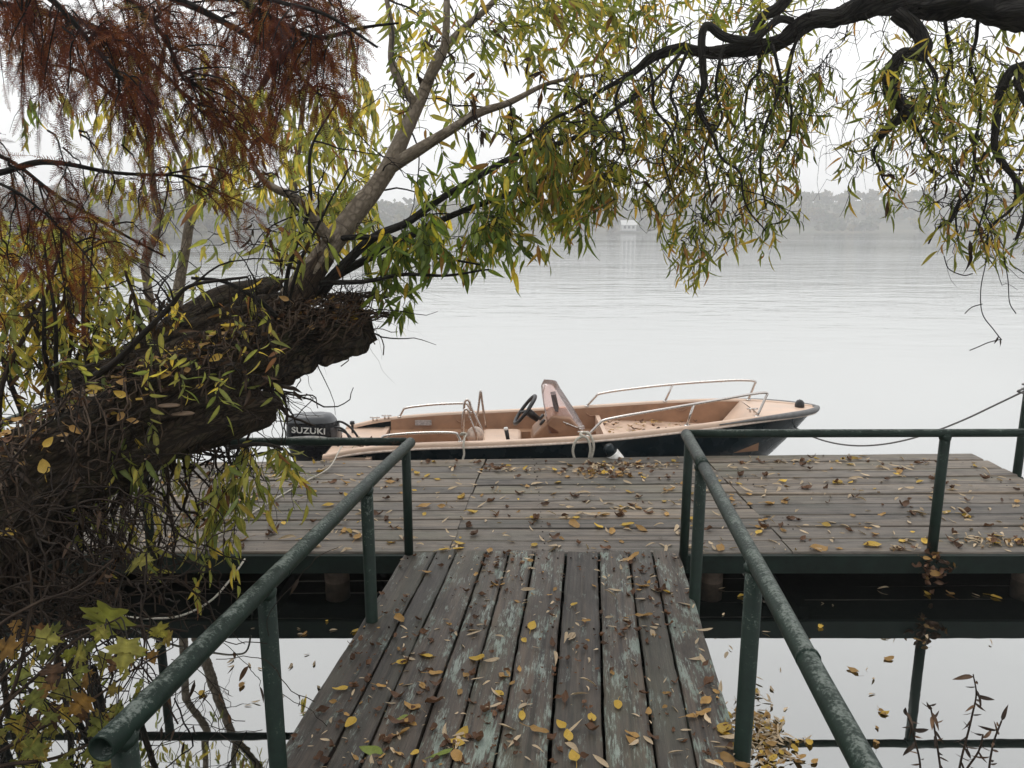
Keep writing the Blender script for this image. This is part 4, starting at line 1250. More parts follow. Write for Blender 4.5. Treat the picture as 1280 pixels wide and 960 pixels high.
# =================================================================== leaning willow
BT = P(-130, 705, 2.55)
wil = Tree('willow_tree', (BT.x, BT.y, WATER), "old willow leaning over the water from the left, thick broken trunk, green leaves", 'tree')
tr_pix = [(-190, 770, 2.45, 112), (-120, 715, 2.6, 100), (0, 628, 3.0, 84), (80, 572, 3.25, 76), (160, 528, 3.5, 70), (240, 488, 3.7, 64), (310, 452, 3.92, 58), (370, 426, 4.1, 53), (415, 416, 4.2, 49), (440, 413, 4.25, 47), (450, 412, 4.27, 43), (453, 411, 4.275, 30), (450, 411, 4.27, 8)]
pa = limb_path(tr_pix, 14, 0.03, 1.0, 2.0)
q = MB(); q.tube([a for a, _ in pa], [r * 0.83 for _, r in pa], 110, bump=0.46, bscale=7.0, seed=2.0)
trunk = q.build('trunk', MAT['old_bark'], wil.root)
TRUNK = pa
wil.pts += pa[70:]
pa2 = limb_path([(60, 600, 3.15, 50), (150, 563, 3.4, 48), (240, 530, 3.6, 42), (310, 512, 3.75, 34), (338, 508, 3.82, 26), (342, 508, 3.83, 12)], 12, 0.03, 6.0, 2.0)
q = MB(); q.tube([a for a, _ in pa2], [r * 0.92 for _, r in pa2], 48, bump=0.35, bscale=5.0, seed=5.0); q.build('broken_stub', MAT['old_bark'], wil.root)
pa3 = limb_path([(90, 480, 3.55, 20), (180, 452, 3.75, 24), (260, 415, 3.95, 24), (330, 388, 4.1, 20), (372, 372, 4.2, 14)], 10, 0.03, 9.0, 2.0)
q = MB(); q.tube([a for a, _ in pa3], [r for _, r in pa3], 40, bump=0.45, bscale=6.0, seed=8.0); q.build('limb', MAT['old_bark'], wil.root)
wil.pts += pa3
wil.limb([(120, 470, 4.3, 17), (200, 425, 4.5, 19), (270, 380, 4.6, 19), (325, 360, 4.65, 16), (352, 352, 4.7, 9)], 'old_bark', sides=20, bump=0.3, seed=11)
wil.limb([(360, 398, 4.12, 23.22), (372, 370, 4.16, 19.78), (395, 335, 4.22, 16.34), (430, 282, 4.3, 14.19), (465, 240, 4.4, 12.47), (487, 207, 4.45, 11.18), (507, 163, 4.5, 9.46), (530, 112, 4.6, 7.74), (548, 70, 4.7, 6.45), (575, 38, 4.8, 4.73), (612, 5, 4.85, 3.87), (650, -40, 4.9, 2.58)], 'smooth_bark', sides=20, bump=0.10, seed=3)
wil.limb([(360, 392, 4.1, 22.88), (385, 350, 4.18, 18.92), (405, 320, 4.24, 16.02)], 'brown_bark', 'limb_collar', sides=20, bump=0.16, seed=4, attach=False)
wil.limb([(534, 105, 4.6, 6.5), (552, 72, 4.62, 6), (557, 35, 4.65, 5), (560, -20, 4.7, 4)], 'smooth_bark', bump=0.1, seed=5)
wil.limb([(520, 128, 4.55, 6), (500, 100, 4.5, 5.5), (489, 72, 4.5, 4.5), (488, 30, 4.5, 3.5), (480, -20, 4.5, 3)], 'smooth_bark', bump=0.1, seed=6)
wil.limb([(484, 212, 4.45, 8.80), (515, 192, 4.42, 8.00), (560, 166, 4.4, 6.40), (600, 141, 4.4, 5.60), (640, 127, 4.42, 4.00), (690, 103, 4.45, 2.72), (745, 92, 4.5, 1.76)], 'smooth_bark', bump=0.1, seed=7)
wil.limb([(395, 372, 4.22, 9.52), (430, 332, 4.25, 6.80), (467, 296, 4.3, 6.12), (509, 277, 4.3, 5.44), (557, 245, 4.3, 4.76), (610, 214, 4.3, 4.42), (662, 191, 4.3, 4.08), (719, 171, 4.3, 3.40), (755, 148, 4.3, 2.72), (805, 108, 4.3, 2.04)], 'dark_bark', bump=0.12, seed=8)
wil.limb([(385, 375, 4.3, 7.80), (420, 345, 4.35, 6.17), (467, 318, 4.4, 5.20), (525, 288, 4.4, 4.55), (587, 260, 4.4, 3.90), (662, 230, 4.4, 3.25), (725, 200, 4.4, 2.27), (770, 160, 4.4, 1.30)], 'dark_bark', bump=0.12, seed=9)
wil.limb([(413, 300, 4.22, 8), (390, 268, 4.15, 7), (368, 247, 4.1, 6), (345, 237, 4.05, 5), (325, 222, 4.0, 4), (310, 195, 4.0, 3)], 'smooth_bark', bump=0.1, seed=10)
wil.limb([(425, 298, 4.25, 4.20), (462, 297, 4.2, 3.90), (510, 300, 4.15, 2.40), (560, 322, 4.1, 1.80), (600, 330, 4.1, 1.20)], 'dark_bark', bump=0.1, seed=12)
wil.limb([(355, 385, 4.05, 2.80), (362, 330, 4.0, 2.80), (385, 262, 3.95, 2.45), (388, 200, 3.95, 2.10), (400, 165, 3.95, 1.40), (425, 120, 4.0, 1.05)], 'dark_bark', bump=0.05, seed=13)
wil.limb([(358, 382, 4.0, 2.45), (375, 330, 3.95, 2.24), (395, 285, 3.9, 1.82), (412, 250, 3.9, 1.40), (440, 205, 3.9, 0.98)], 'dark_bark', bump=0.05, seed=14)
wil.limb([(400, 355, 4.15, 4), (450, 352, 4.1, 3), (505, 343, 4.05, 2.5), (560, 345, 4.0, 1.8), (612, 338, 4.0, 1.2)], 'dark_bark', bump=0.05, seed=15)
wil.limb([(345, 395, 3.9, 3.5), (320, 372, 3.8, 3), (280, 352, 3.7, 2.4), (240, 348, 3.7, 2)], 'dark_bark', bump=0.05, seed=16)
wil.limb([(120, 470, 3.5, 5), (150, 446, 3.45, 4.5), (185, 410, 3.4, 4), (215, 380, 3.4, 3.4), (240, 356, 3.4, 2.4), (310, 345, 3.4, 1.6)], 'twig_bark', bump=0.1, seed=17)
keep_ = wil.pts; wil.pts = [(a + Vector((0, -r * .3, r * .7)), r * .02) for a, r in TRUNK[40::2]]
wil.side_twigs(85, 0.30, 0.0035, 0.9, 0.45, 20); wil.pts = keep_ + [p_ for p_ in wil.pts if p_[1] < 0.0018]
wil.side_twigs(110, 0.55, 0.0055, 0.25, 0.45, 21)
def env1(x): return float(np.interp(x, [180, 330, 440, 470, 505, 530, 560, 610, 650, 690, 720, 750, 800], [420, 400, 330, 385, 400, 350, 340, 362, 360, 340, 330, 300, 270]))
wil.tips((480, 215, 730, 372), 115, (3.95, 4.9), 'green', 0.105, env1, seed=1)
wil.tips((600, 160, 800, 330), 70, (3.9, 4.8), 'olive', 0.10, env1, seed=2)
wil.tips((640, 190, 780, 280), 45, (3.9, 4.6), 'gold', 0.095, env1, seed=3)
wil.tips((340, 150, 480, 325), 50, (4.2, 5.0), 'lime', 0.10, env1, seed=4)
wil.tips((480, 0, 820, 190), 70, (4.2, 5.0), 'olive', 0.09, None, seed=36, wild=0.55, droop=0.4)
wil.tips((480, 20, 780, 190), 75, (4.2, 5.0), 'lime', 0.095, None, seed=5, wild=0.6, droop=0.35)
wil.tips((200, 240, 420, 415), 42, (3.6, 4.3), 'lime', 0.11, env1, seed=6, step=0.04)
wil.tips((470, 290, 640, 355), 55, (3.9, 4.5), 'green', 0.11, env1, seed=7)
wil.tips((455, 340, 510, 405), 12, (4.15, 4.4), 'green', 0.11, None, seed=8)
wil.tips((500, 60, 800, 200), 40, (4.2, 5.0), 'dead', 0.08, None, seed=9, bare=0.45, curl=0.08)
wil.tips((270, 200, 420, 380), 26, (3.7, 4.2), 'dead', 0.08, None, seed=10, bare=0.5, curl=0.08, step=0.05)
wil.tips((60, 400, 380, 540), 34, (3.1, 3.8), 'lime', 0.075, None, seed=34, minlen=0.1, maxlen=.3, wild=0.6, droop=.1, step=.03)
wil.tips((60, 420, 420, 500), 24, (3.2, 3.8), 'dead', 0.07, None, seed=35, minlen=0.1, maxlen=.3, wild=0.6, droop=.1, bare=.4)
# sprig in front of the jetty
wil.limb([(285, 560, 3.6, 3), (320, 556, 3.55, 2.6), (350, 560, 3.5, 2), (368, 572, 3.5, 1.3)], 'twig_bark', bump=0.0, seed=31)
wil.tips((292, 575, 372, 645), 12, (3.4, 3.6), 'lime', 0.10, None, seed=12, minlen=0.08, step=0.026, start=0.1)
wil.tips((110, 590, 250, 720), 26, (3.2, 3.8), 'lime', 0.09, None, seed=33, minlen=0.12, step=0.035)
wil.tips((240, 600, 300, 760), 16, (3.2, 3.6), 'lime', 0.10, None, seed=13, minlen=0.1, step=0.035)
wil.finish('crown')
# bracket fungi on the trunk side
for (px, py, Yd, s_) in ((211, 507, 3.40, 0.042), (228, 517, 3.42, 0.045)):
    p = P(px, py, Yd)
    q = MB(); V = []
    for j, (rr, zz) in enumerate(((0.35, -0.25), (0.9, -0.1), (1.0, 0.02), (0.85, 0.16), (0.3, 0.22))):
        for k in range(14):
            a = 2 * math.pi * k / 14
            V.append(p + Vector((math.cos(a) * rr * s_ * 1.25, math.sin(a) * rr * s_ * 0.8, zz * s_ * 0.75)))
    fs = [(j * 14 + k, j * 14 + (k + 1) % 14, (j + 1) * 14 + (k + 1) % 14, (j + 1) * 14 + k) for j in range(4) for k in range(14)] + [tuple(range(13, -1, -1)), tuple(range(56, 70))]
    q.add(V, fs, smooth=True); q.build('bracket_fungus', MAT['fungus'] if 'fungus' in MAT else simple('fungus', (0.17, 0.115, 0.075), 0.7, nscale=50), wil.root)
# hanging roots and dead vines under the trunk
g = random.Random(77); q = MB()
for k in range(260):
    u = g.uniform(0.02, 0.56)
    a, r = TRUNK[int(u * (len(TRUNK) - 1))]
    an = g.uniform(-2.6, 0.2)
    p = a + Vector((g.gauss(0, .05), math.cos(an) * r * 0.9 * (1 if g.random() < .5 else -1), -abs(math.sin(an)) * r * 0.9))
    d = Vector((g.gauss(0.05, 0.5), g.gauss(0, 0.35), -0.7)).normalized()
    L = g.uniform(0.2, 0.95) * (1 - 0.55 * smoothstep(.42, .56, u)); N = 16; pts = [p.copy()]
    for i in range(N):
        d = (d + Vector((g.gauss(0, .33), g.gauss(0, .25), g.gauss(-0.10, .25)))).normalized()
        p = p + d * L / N
        if p.z < WATER - 0.02: break
        pts.append(p.copy())
    if len(pts) > 3:
        r0 = g.choice((0.0022, 0.003, 0.004, 0.006, 0.009))
        q.tube(pts, [r0 * (1.1 - 0.6 * i / len(pts)) for i in range(len(pts))], 4, cap=False, seed=k)
q.build('vines', MAT['root_bark'], wil.root); q = MB()
for k in range(190):     # strands lying over the top and the side
    u = g.uniform(0.1, 0.95)
    a, r = TRUNK[int(u * (len(TRUNK) - 1))]
    an = g.uniform(0.2, 3.4); pts = []
    ax = (TRUNK[min(len(TRUNK) - 1, int(u * (len(TRUNK) - 1)) + 3)][0] - a).normalized()
    L = g.uniform(0.15, 0.5); sd_ = g.uniform(0, 30)
    for i in range(14):
        s = i / 13
        aa = an + 1.2 * (s - 0.5) * g.choice((0.6, 1.0)) + 0.5 * noise.noise(Vector((s * 4, sd_, 0)))
        c = a + ax * (L * (s - 0.5))
        side = ax.cross(Vector((0, 0, 1))).normalized(); upv = side.cross(ax)
        pts.append(c + (side * math.cos(aa) + upv * math.sin(aa)) * (r * (0.93 + 0.16 * abs(noise.noise(Vector((s * 5, 0, sd_)))))))
    q.tube(pts, g.choice((0.0025, 0.0035, 0.005)), 4, cap=False, seed=k)
q.build('vines', MAT['root_pale'], wil.root)

# the matted root mass that carries the trunk, down to the waterline
q = MB()
pr_ = limb_path([(-190, 810, 2.7, 105), (-90, 745, 2.95, 84), (-10, 705, 3.2, 62), (50, 672, 3.45, 44), (95, 645, 3.6, 28), (125, 622, 3.7, 12)], 16, 0.05, 3.0, 2.0)
q.tube([a for a, _ in pr_], [r for _, r in pr_], 60, bump=0.55, bscale=7.0, seed=12.0); q.build('root_mass', MAT['root_bark'], wil.root)

# =================================================================== corkscrew willow overhanging from the right
TB = P(1560, 330, 4.0)
cork = Tree('corkscrew_willow', (4.6, 3.9, WATER), "gnarled dark willow bough reaching in from the right with twisted limbs and drooping olive leaves", 'tree')
cork.leaves = CURLY
q = MB()
ptsT = [Vector((4.75, 3.7, -0.9)), Vector((4.65, 3.75, 0.3)), Vector((4.45, 3.8, 1.6)), Vector((4.1, 3.9, 2.7)), P(1400, 35, 4.0)]
q.tube([Vector(p) for p in spline([tuple(p) for p in ptsT], 8)], [0.30 - 0.13 * i / 32 for i in range(33)], 28, bump=0.2, bscale=4); q.build('trunk', MAT['dark_bark'], cork.root)
cork.limb([(1470, 60, 4.0, 46), (1380, 30, 4.0, 40), (1290, 6, 4.0, 34), (1230, -2, 4.05, 29), (1180, 2, 4.1, 25), (1120, 4, 4.1, 21), (1075, 6, 4.12, 17), (1040, 22, 4.14, 13), (1000, 40, 4.15, 12), (965, 52, 4.16, 10.5), (930, 60, 4.18, 10), (890, 62, 4.2, 8.5), (850, 60, 4.2, 8), (812, 78, 4.22, 6), (780, 92, 4.24, 4.5), (745, 118, 4.26, 3), (690, 152, 4.28, 2), (640, 180, 4.3, 1.4)], 'dark_bark', sides=40, per=14, bump=0.42, seed=41, wig=0.04, bscale=6, freq=5)
cork.limb([(1118, 14, 4.05, 11), (1148, 42, 4.0, 11), (1152, 66, 3.98, 10), (1128, 68, 3.98, 9), (1116, 82, 3.98, 9), (1114, 112, 3.98, 9), (1128, 130, 3.98, 9), (1134, 138, 3.98, 8.5), (1118, 152, 4.0, 7), (1102, 168, 4.0, 6), (1098, 174, 4.0, 3)], 'dark_bark', sides=20, bump=0.4, seed=42, wig=0.01, bscale=5)
cork.limb([(988, -10, 4.1, 8), (972, 10, 4.1, 8), (955, 20, 4.12, 7), (944, 40, 4.14, 7), (938, 56, 4.16, 7)], 'dark_bark', sides=12, bump=0.2, seed=43)
cork.limb([(990, 26, 4.1, 5), (972, 24, 4.08, 5.5), (955, 38, 4.06, 5), (938, 50, 4.05, 6), (905, 46, 4.02, 6), (885, 32, 4.0, 5.5), (878, 48, 4.0, 5.5), (878, 85, 4.0, 5), (879, 108, 4.0, 4.5), (872, 128, 4.0, 4), (878, 148, 4.0, 3.2), (890, 162, 4.0, 2.4)], 'dark_bark', sides=12, bump=0.2, seed=44, wig=0.008)
cork.limb([(1330, 60, 3.9, 10), (1285, 82, 3.9, 7.5), (1262, 92, 3.9, 7), (1250, 118, 3.9, 6), (1245, 150, 3.9, 5.5), (1243, 182, 3.9, 5), (1255, 205, 3.9, 4.5), (1270, 226, 3.9, 4), (1282, 260, 3.9, 3), (1270, 300, 3.9, 2)], 'dark_bark', sides=12, bump=0.2, seed=45, wig=0.01)
cork.limb([(1290, 84, 3.9, 5), (1272, 100, 3.85, 4.5), (1280, 125, 3.85, 4), (1290, 160, 3.85, 3)], 'dark_bark', sides=10, bump=0.2, seed=46)
tw_ = [((948, 60), (950, 90), (938, 105), (930, 140), (936, 170)), ((905, 58), (892, 100), (900, 150), (880, 190), (888, 240)), ((860, 66), (840, 110), (846, 150), (828, 190), (838, 235)),
       ((812, 84), (820, 130), (845, 180), (850, 220)), ((1000, 44), (985, 100), (990, 150), (970, 200)), ((965, 58), (975, 110), (960, 150), (950, 210), (958, 260)), ((1134, 140), (1150, 165), (1165, 190), (1195, 215), (1210, 250)),
       ((1180, 20), (1190, 70), (1180, 120), (1196, 170), (1188, 220)), ((1225, 22), (1215, 80), (1226, 130), (1215, 190), (1232, 240), (1222, 290)), ((1245, 185), (1225, 200), (1215, 235), (1195, 260), (1200, 310)),
       ((1150, 60), (1170, 95), (1160, 140), (1178, 180)), ((1270, 226), (1262, 260), (1240, 290), (1232, 330)), ((780, 96), (770, 130), (782, 175), (765, 210)), ((880, 150), (900, 190), (925, 215), (935, 260), (955, 290)), ((1100, 172), (1090, 195), (1104, 225), (1120, 240)),
       ((850, 66), (820, 100), (780, 130), (740, 150), (700, 152)), ((1200, 250), (1188, 275), (1170, 285), (1160, 305)), ((735, 120), (745, 160), (735, 200), (750, 230))]
for i, cps in enumerate(tw_):
    n_ = len(cps); Y0 = rnd.uniform(3.75, 4.35)
    cork.limb([(x, y, Y0, 2.5 * (1 - 0.6 * k / (n_ - 1))) for k, (x, y) in enumerate(cps)], 'dark_bark', 'limb', sides=6, bump=0.1, seed=50 + i, wig=0.02, freq=7)
cork.side_twigs(170, 0.42, 0.0034, -0.1, 0.85, 61)
def env2(x): return float(np.interp(x, [700, 740, 760, 800, 830, 845, 885, 905, 920, 945, 975, 1000, 1025, 1045, 1062, 1075, 1092, 1108, 1120, 1140, 1160, 1195, 1240, 1280],
                                       [330, 335, 300, 290, 350, 365, 372, 330, 315, 325, 318, 300, 270, 265, 280, 200, 190, 292, 280, 240, 300, 345, 348, 330]))
cork.tips((700, 120, 880, 372), 85, (3.7, 4.6), 'olive', 0.080, env2, curl=0.07, seed=21)
cork.tips((800, 110, 1010, 368), 185, (3.7, 4.7), 'olive', 0.080, env2, curl=0.07, seed=22)
cork.tips((740, 170, 900, 300), 26, (3.8, 4.4), 'gold', 0.080, env2, curl=0.07, seed=23)
cork.tips((1005, 60, 1110, 230), 36, (3.8, 4.6), 'olive', 0.08, env2, curl=0.08, seed=24, bare=0.5)
cork.tips((1022, 205, 1078, 292), 12, (3.8, 4.4), 'olive', 0.085, env2, curl=0.05, seed=25)
cork.tips((1095, 100, 1285, 350), 175, (3.6, 4.6), 'olive', 0.082, env2, curl=0.07, seed=26)
cork.tips((800, 80, 1010, 230), 60, (4.0, 4.9), 'olive', 0.08, env2, curl=0.07, seed=37)
cork.tips((1120, 40, 1290, 160), 60, (3.8, 4.8), 'lime', 0.085, None, curl=0.07, seed=27)
cork.tips((760, -30, 1010, 80), 60, (4.0, 4.8), 'olive', 0.085, None, curl=0.07, seed=28, wild=0.6)
cork.tips((980, 40, 1110, 240), 50, (3.9, 4.4), 'olive', 0.08, None, curl=0.13, seed=29, bare=1.0, twr=0.0016)
cork.tips((760, 120, 1000, 300), 60, (3.8, 4.4), 'dead', 0.08, env2, curl=0.14, seed=30, bare=0.8, twr=0.0026)
cork.tips((1090, 180, 1280, 340), 60, (3.7, 4.3), 'dead', 0.08, env2, curl=0.12, seed=31, bare=0.75, twr=0.002)
for cps in (((1232, 330), (1226, 362), (1228, 392), (1242, 412), (1252, 425)), ((1228, 380), (1215, 384), (1206, 392)), ((1252, 424), (1236, 428), (1222, 434), (1212, 438)), ((1255, 320), (1260, 350), (1262, 378), (1270, 392)), ((1180, 320), (1186, 336), (1204, 344), (1216, 342)), ((1262, 330), (1278, 340), (1290, 350))):
    cork.tw.tube([Vector(p) for p in spline([tuple(P(x, y, 3.8)) for x, y in cps], 6)], 0.0026, 4, cap=False, mi=1)
place(cork.tw, LANCE, [tuple(P(1250, 424, 3.8)), tuple(P(1248, 420, 3.8)), tuple(P(1215, 316, 3.8)), tuple(P(1212, 300, 3.8)), tuple(P(1110, 250, 3.9))], [(0.3, 0, -1), (-.2, 0.2, -1), (-.1, 0, -1), (.2, 0, -1), (0, 0, -1)], [(0, -1, 0)] * 5, [.05, .045, .11, .1, .09], tints('dead', 5), 0)
cork.finish('crown')

# =================================================================== slender willows standing behind on the left
back = Tree('young_willow', P(212, 440, 6.3), "slender pale stemmed young willow with hanging yellow green strands behind the leaning trunk", 'tree')
back.root.location.z = WATER
bz = back.root.location
def bpix(px, py, Y, r): return (px, py, Y, r)
back.limb([(212, 640, 6.3, 9), (212, 520, 6.3, 8), (212, 440, 6.3, 7.5), (222, 370, 6.3, 7), (231, 317, 6.3, 6.5), (238, 277, 6.3, 6), (259, 242, 6.3, 5), (275, 215, 6.3, 4.5), (300, 170, 6.3, 4), (320, 120, 6.3, 3.4), (350, 60, 6.2, 2.6), (380, 10, 6.2, 2)], 'smooth_bark', 'trunk', bump=0.12, seed=71)
back.limb([(205, 480, 6.4, 7), (190, 400, 6.4, 6), (182, 342, 6.4, 6), (184, 317, 6.4, 5.5), (200, 276, 6.4, 5.5), (194, 258, 6.4, 5), (190, 230, 6.4, 4.5), (188, 180, 6.4, 4), (192, 120, 6.4, 3.4), (205, 60, 6.4, 2.6), (215, 0, 6.4, 2)], 'smooth_bark', bump=0.15, seed=72)
back.limb([(240, 270, 6.3, 4), (232, 235, 6.3, 3.8), (230, 205, 6.3, 3.2), (222, 185, 6.3, 2.6), (205, 150, 6.2, 2)], 'smooth_bark', bump=0.1, seed=73)
back.limb([(372, 330, 6.0, 5), (365, 270, 6.0, 5), (372, 200, 6.0, 4), (380, 120, 6.0, 3), (400, 40, 6.0, 2.2), (420, -20, 6.0, 1.6)], 'smooth_bark', bump=0.1, seed=74)
back.limb([(300, 170, 6.3, 3), (340, 90, 6.1, 2.6), (400, 40, 6.0, 2.2), (450, 20, 6.0, 1.6)], 'dark_bark', bump=0.1, seed=75)
back.limb([(190, 200, 6.4, 3), (150, 130, 6.3, 2.6), (100, 90, 6.3, 2.0), (50, 80, 6.3, 1.5)], 'dark_bark', bump=0.1, seed=76)
back.side_twigs(60, 0.6, 0.005, 0.3, 0.3, 77)
back.tips((330, 120, 475, 330), 95, (5.6, 6.4), 'lime', 0.115, None, curl=0.02, seed=41, maxlen=1.3, droop=0.9, wild=0.22, start=0.2)
back.tips((230, 120, 340, 260), 60, (5.6, 6.5), 'lime', 0.11, None, curl=0.02, seed=42, maxlen=1.2, droop=0.9, wild=0.25, start=0.2)
back.tips((90, 130, 240, 330), 42, (5.6, 6.5), 'lime', 0.11, None, curl=0.02, seed=43, maxlen=1.2, droop=0.9, wild=0.25, start=0.3)
back.tips((30, 130, 60, 190), 3, (5.6, 6.0), 'green', 0.11, None, curl=0.02, seed=44, droop=0.9, wild=0.2)
back.finish('crown')

# willow scrub at the left behind the trunk
scr = Tree('willow_bush', (-2.75, 4.0, WATER), "bushy yellow green willow scrub behind the leaning trunk at the water's edge", 'bush')
g = random.Random(8)
for i in range(13):
    bx_ = g.uniform(-60, 190); tx = bx_ + g.uniform(-70, 60); Yb = g.uniform(3.9, 4.7)
    scr.limb([(bx_ + g.uniform(-20, 20), 700, Yb, 4.5), (bx_, 560, Yb, 4), (bx_ + (tx - bx_) * .4 + g.uniform(-15, 15), 470, Yb - .1, 3.2), (tx, 390 + g.uniform(-20, 20), Yb - .2, 2.4), (tx + g.uniform(-25, 25), 310 + g.uniform(-20, 30), Yb - .25, 1.5)], 'twig_bark' if i % 2 else 'brown_bark', 'stem', sides=7, bump=0.1, seed=80 + i)
scr.side_twigs(90, 0.35, 0.004, 0.3, 0.5, 95)
scr.tips((-40, 300, 175, 470), 150, (3.7, 4.6), 'lime', 0.105, None, curl=0.05, seed=51, maxlen=0.6, wild=0.55)
scr.tips((-40, 300, 130, 520), 70, (3.8, 4.8), 'gold', 0.10, None, curl=0.05, seed=52, maxlen=0.6, wild=0.55)
scr.tips((-40, 420, 150, 600), 80, (3.9, 4.8), 'olive', 0.10, None, curl=0.05, seed=53, maxlen=0.6, wild=0.55)
scr.tips((0, 380, 240, 500), 80, (3.8, 4.4), 'dead', 0.08, None, curl=0.1, seed=54, bare=0.5, maxlen=0.6)
scr.finish('crown')

# =================================================================== bald cypress boughs, rust red, upper left
cyp = Tree('bald_cypress', (-3.6, 1.6, WATER), "rust red feathery bald cypress boughs hanging across the upper left", 'tree')
q = MB(); q.tube([(-3.7, 1.5, -0.4), (-3.65, 1.55, 1.2), (-3.6, 1.6, 2.6), (-3.55, 1.6, 4.2)], [0.24, 0.20, 0.17, 0.12], 20, bump=0.15, bscale=3); q.build('trunk', MAT['brown_bark'], cyp.root)
def cl_(pix, seed, trunkz=None, sides=8):
    pts = list(pix)
    pa = limb_path(pts, 8, 0.01, seed, 4)
    if trunkz is not None:
        s = Vector((-3.6, 1.6, trunkz)); e = pa[0][0]
        pre = [(s.lerp(e, k / 5) + Vector((0, 0, 0.12 * math.sin(math.pi * k / 5))), pa[0][1] * (1.6 - 0.6 * k / 5)) for k in range(5)]
        pa = pre + pa
    q = MB(); q.tube([a for a, _ in pa], [r for _, r in pa], sides, bump=0.1, seed=seed); q.build('limb', MAT['dark_bark'], cyp.root)
    cyp.pts += pa[8 if trunkz is not None else 2:]
cl_([(-140, 232, 2.4, 6), (-60, 226, 2.4, 5), (0, 216, 2.4, 4.2), (40, 205, 2.4, 4), (70, 206, 2.4, 3.4), (130, 215, 2.4, 2.6), (190, 219, 2.4, 2), (222, 220, 2.4, 1.2)], 1, 2.35)
cl_([(-120, 150, 2.5, 4), (-40, 180, 2.5, 3), (20, 205, 2.5, 2.6), (80, 250, 2.5, 2.2), (140, 285, 2.5, 1.8), (205, 320, 2.5, 1.2)], 2, 2.6)
cl_([(-120, 190, 2.3, 3), (0, 230, 2.3, 2), (50, 262, 2.3, 1.6), (100, 310, 2.3, 1.2), (130, 350, 2.3, 0.9)], 3, 2.5)
cl_([(-160, -160, 2.6, 12), (-20, -90, 2.7, 9), (100, -40, 2.8, 7), (220, 0, 2.9, 5), (300, 40, 2.9, 4), (360, 80, 2.9, 2.6), (400, 120, 2.9, 1.5)], 4, 3.6)
cl_([(60, -110, 2.6, 8), (180, -60, 2.6, 6), (296, 0, 2.6, 4.5), (352, 30, 2.6, 4), (397, 47, 2.6, 3.4), (450, 38, 2.6, 2.4), (500, 30, 2.6, 1.4)], 5, 4.0)
cl_([(-120, -60, 2.3, 7), (-20, -40, 2.3, 5), (60, 0, 2.3, 4), (110, 50, 2.3, 3), (160, 110, 2.3, 2)], 6, 3.1)
cl_([(-100, -20, 2.8, 6), (20, 10, 2.8, 4.5), (110, 30, 2.8, 3.4), (190, 80, 2.8, 2.5), (250, 140, 2.8, 1.5)], 7, 3.3)
cl_([(150, -90, 2.4, 6), (260, -40, 2.4, 4), (340, 0, 2.4, 3), (410, 20, 2.4, 2.4), (470, 60, 2.4, 1.5)], 8, 4.1)
cl_([(-60, -100, 2.4, 6), (60, -50, 2.4, 5), (150, -10, 2.4, 4), (200, 40, 2.4, 3), (230, 100, 2.4, 2)], 9, 3.7)
# a spray: thin shoot with two rows of soft flat needles
def spray(n=17, seed=0):
    g_ = random.Random(seed); V = []; F_ = []
    for i in range(n):
        u = (i + 0.5) / n
        L = 0.17 * math.sin(math.pi * min(1, 0.18 + u * 0.86)) ** 0.7
        zc = -0.16 * u * u
        for s in (-1, 1):
            a = R(g_.uniform(48, 72)) * s; l = L * g_.uniform(0.75, 1.2); dz = g_.uniform(-0.05, 0.02)
            d = (math.cos(a), math.sin(a)); nx_, ny_ = -d[1], d[0]; w_ = 0.011
            b = len(V)
            V += [(u - nx_ * w_, -ny_ * w_, zc), (u + nx_ * w_, ny_ * w_, zc), (u + d[0] * l * .7 + nx_ * w_ * .9, d[1] * l * .7 + ny_ * w_ * .9, zc + dz * .6), (u + d[0] * l, d[1] * l, zc + dz)]
            F_.append((b, b + 1, b + 2, b + 3))
    for i in range(5):
        u0, u1 = i / 5, (i + 1) / 5; b = len(V); w_ = 0.006
        V += [(u0, -w_, -0.16 * u0 * u0), (u0, w_, -0.16 * u0 * u0), (u1, w_, -0.16 * u1 * u1), (u1, -w_, -0.16 * u1 * u1)]
        F_.append((b, b + 1, b + 2, b + 3))
    return np.array(V), np.array(F_)
SPR = [spray(16 + k % 3, k) for k in range(6)]
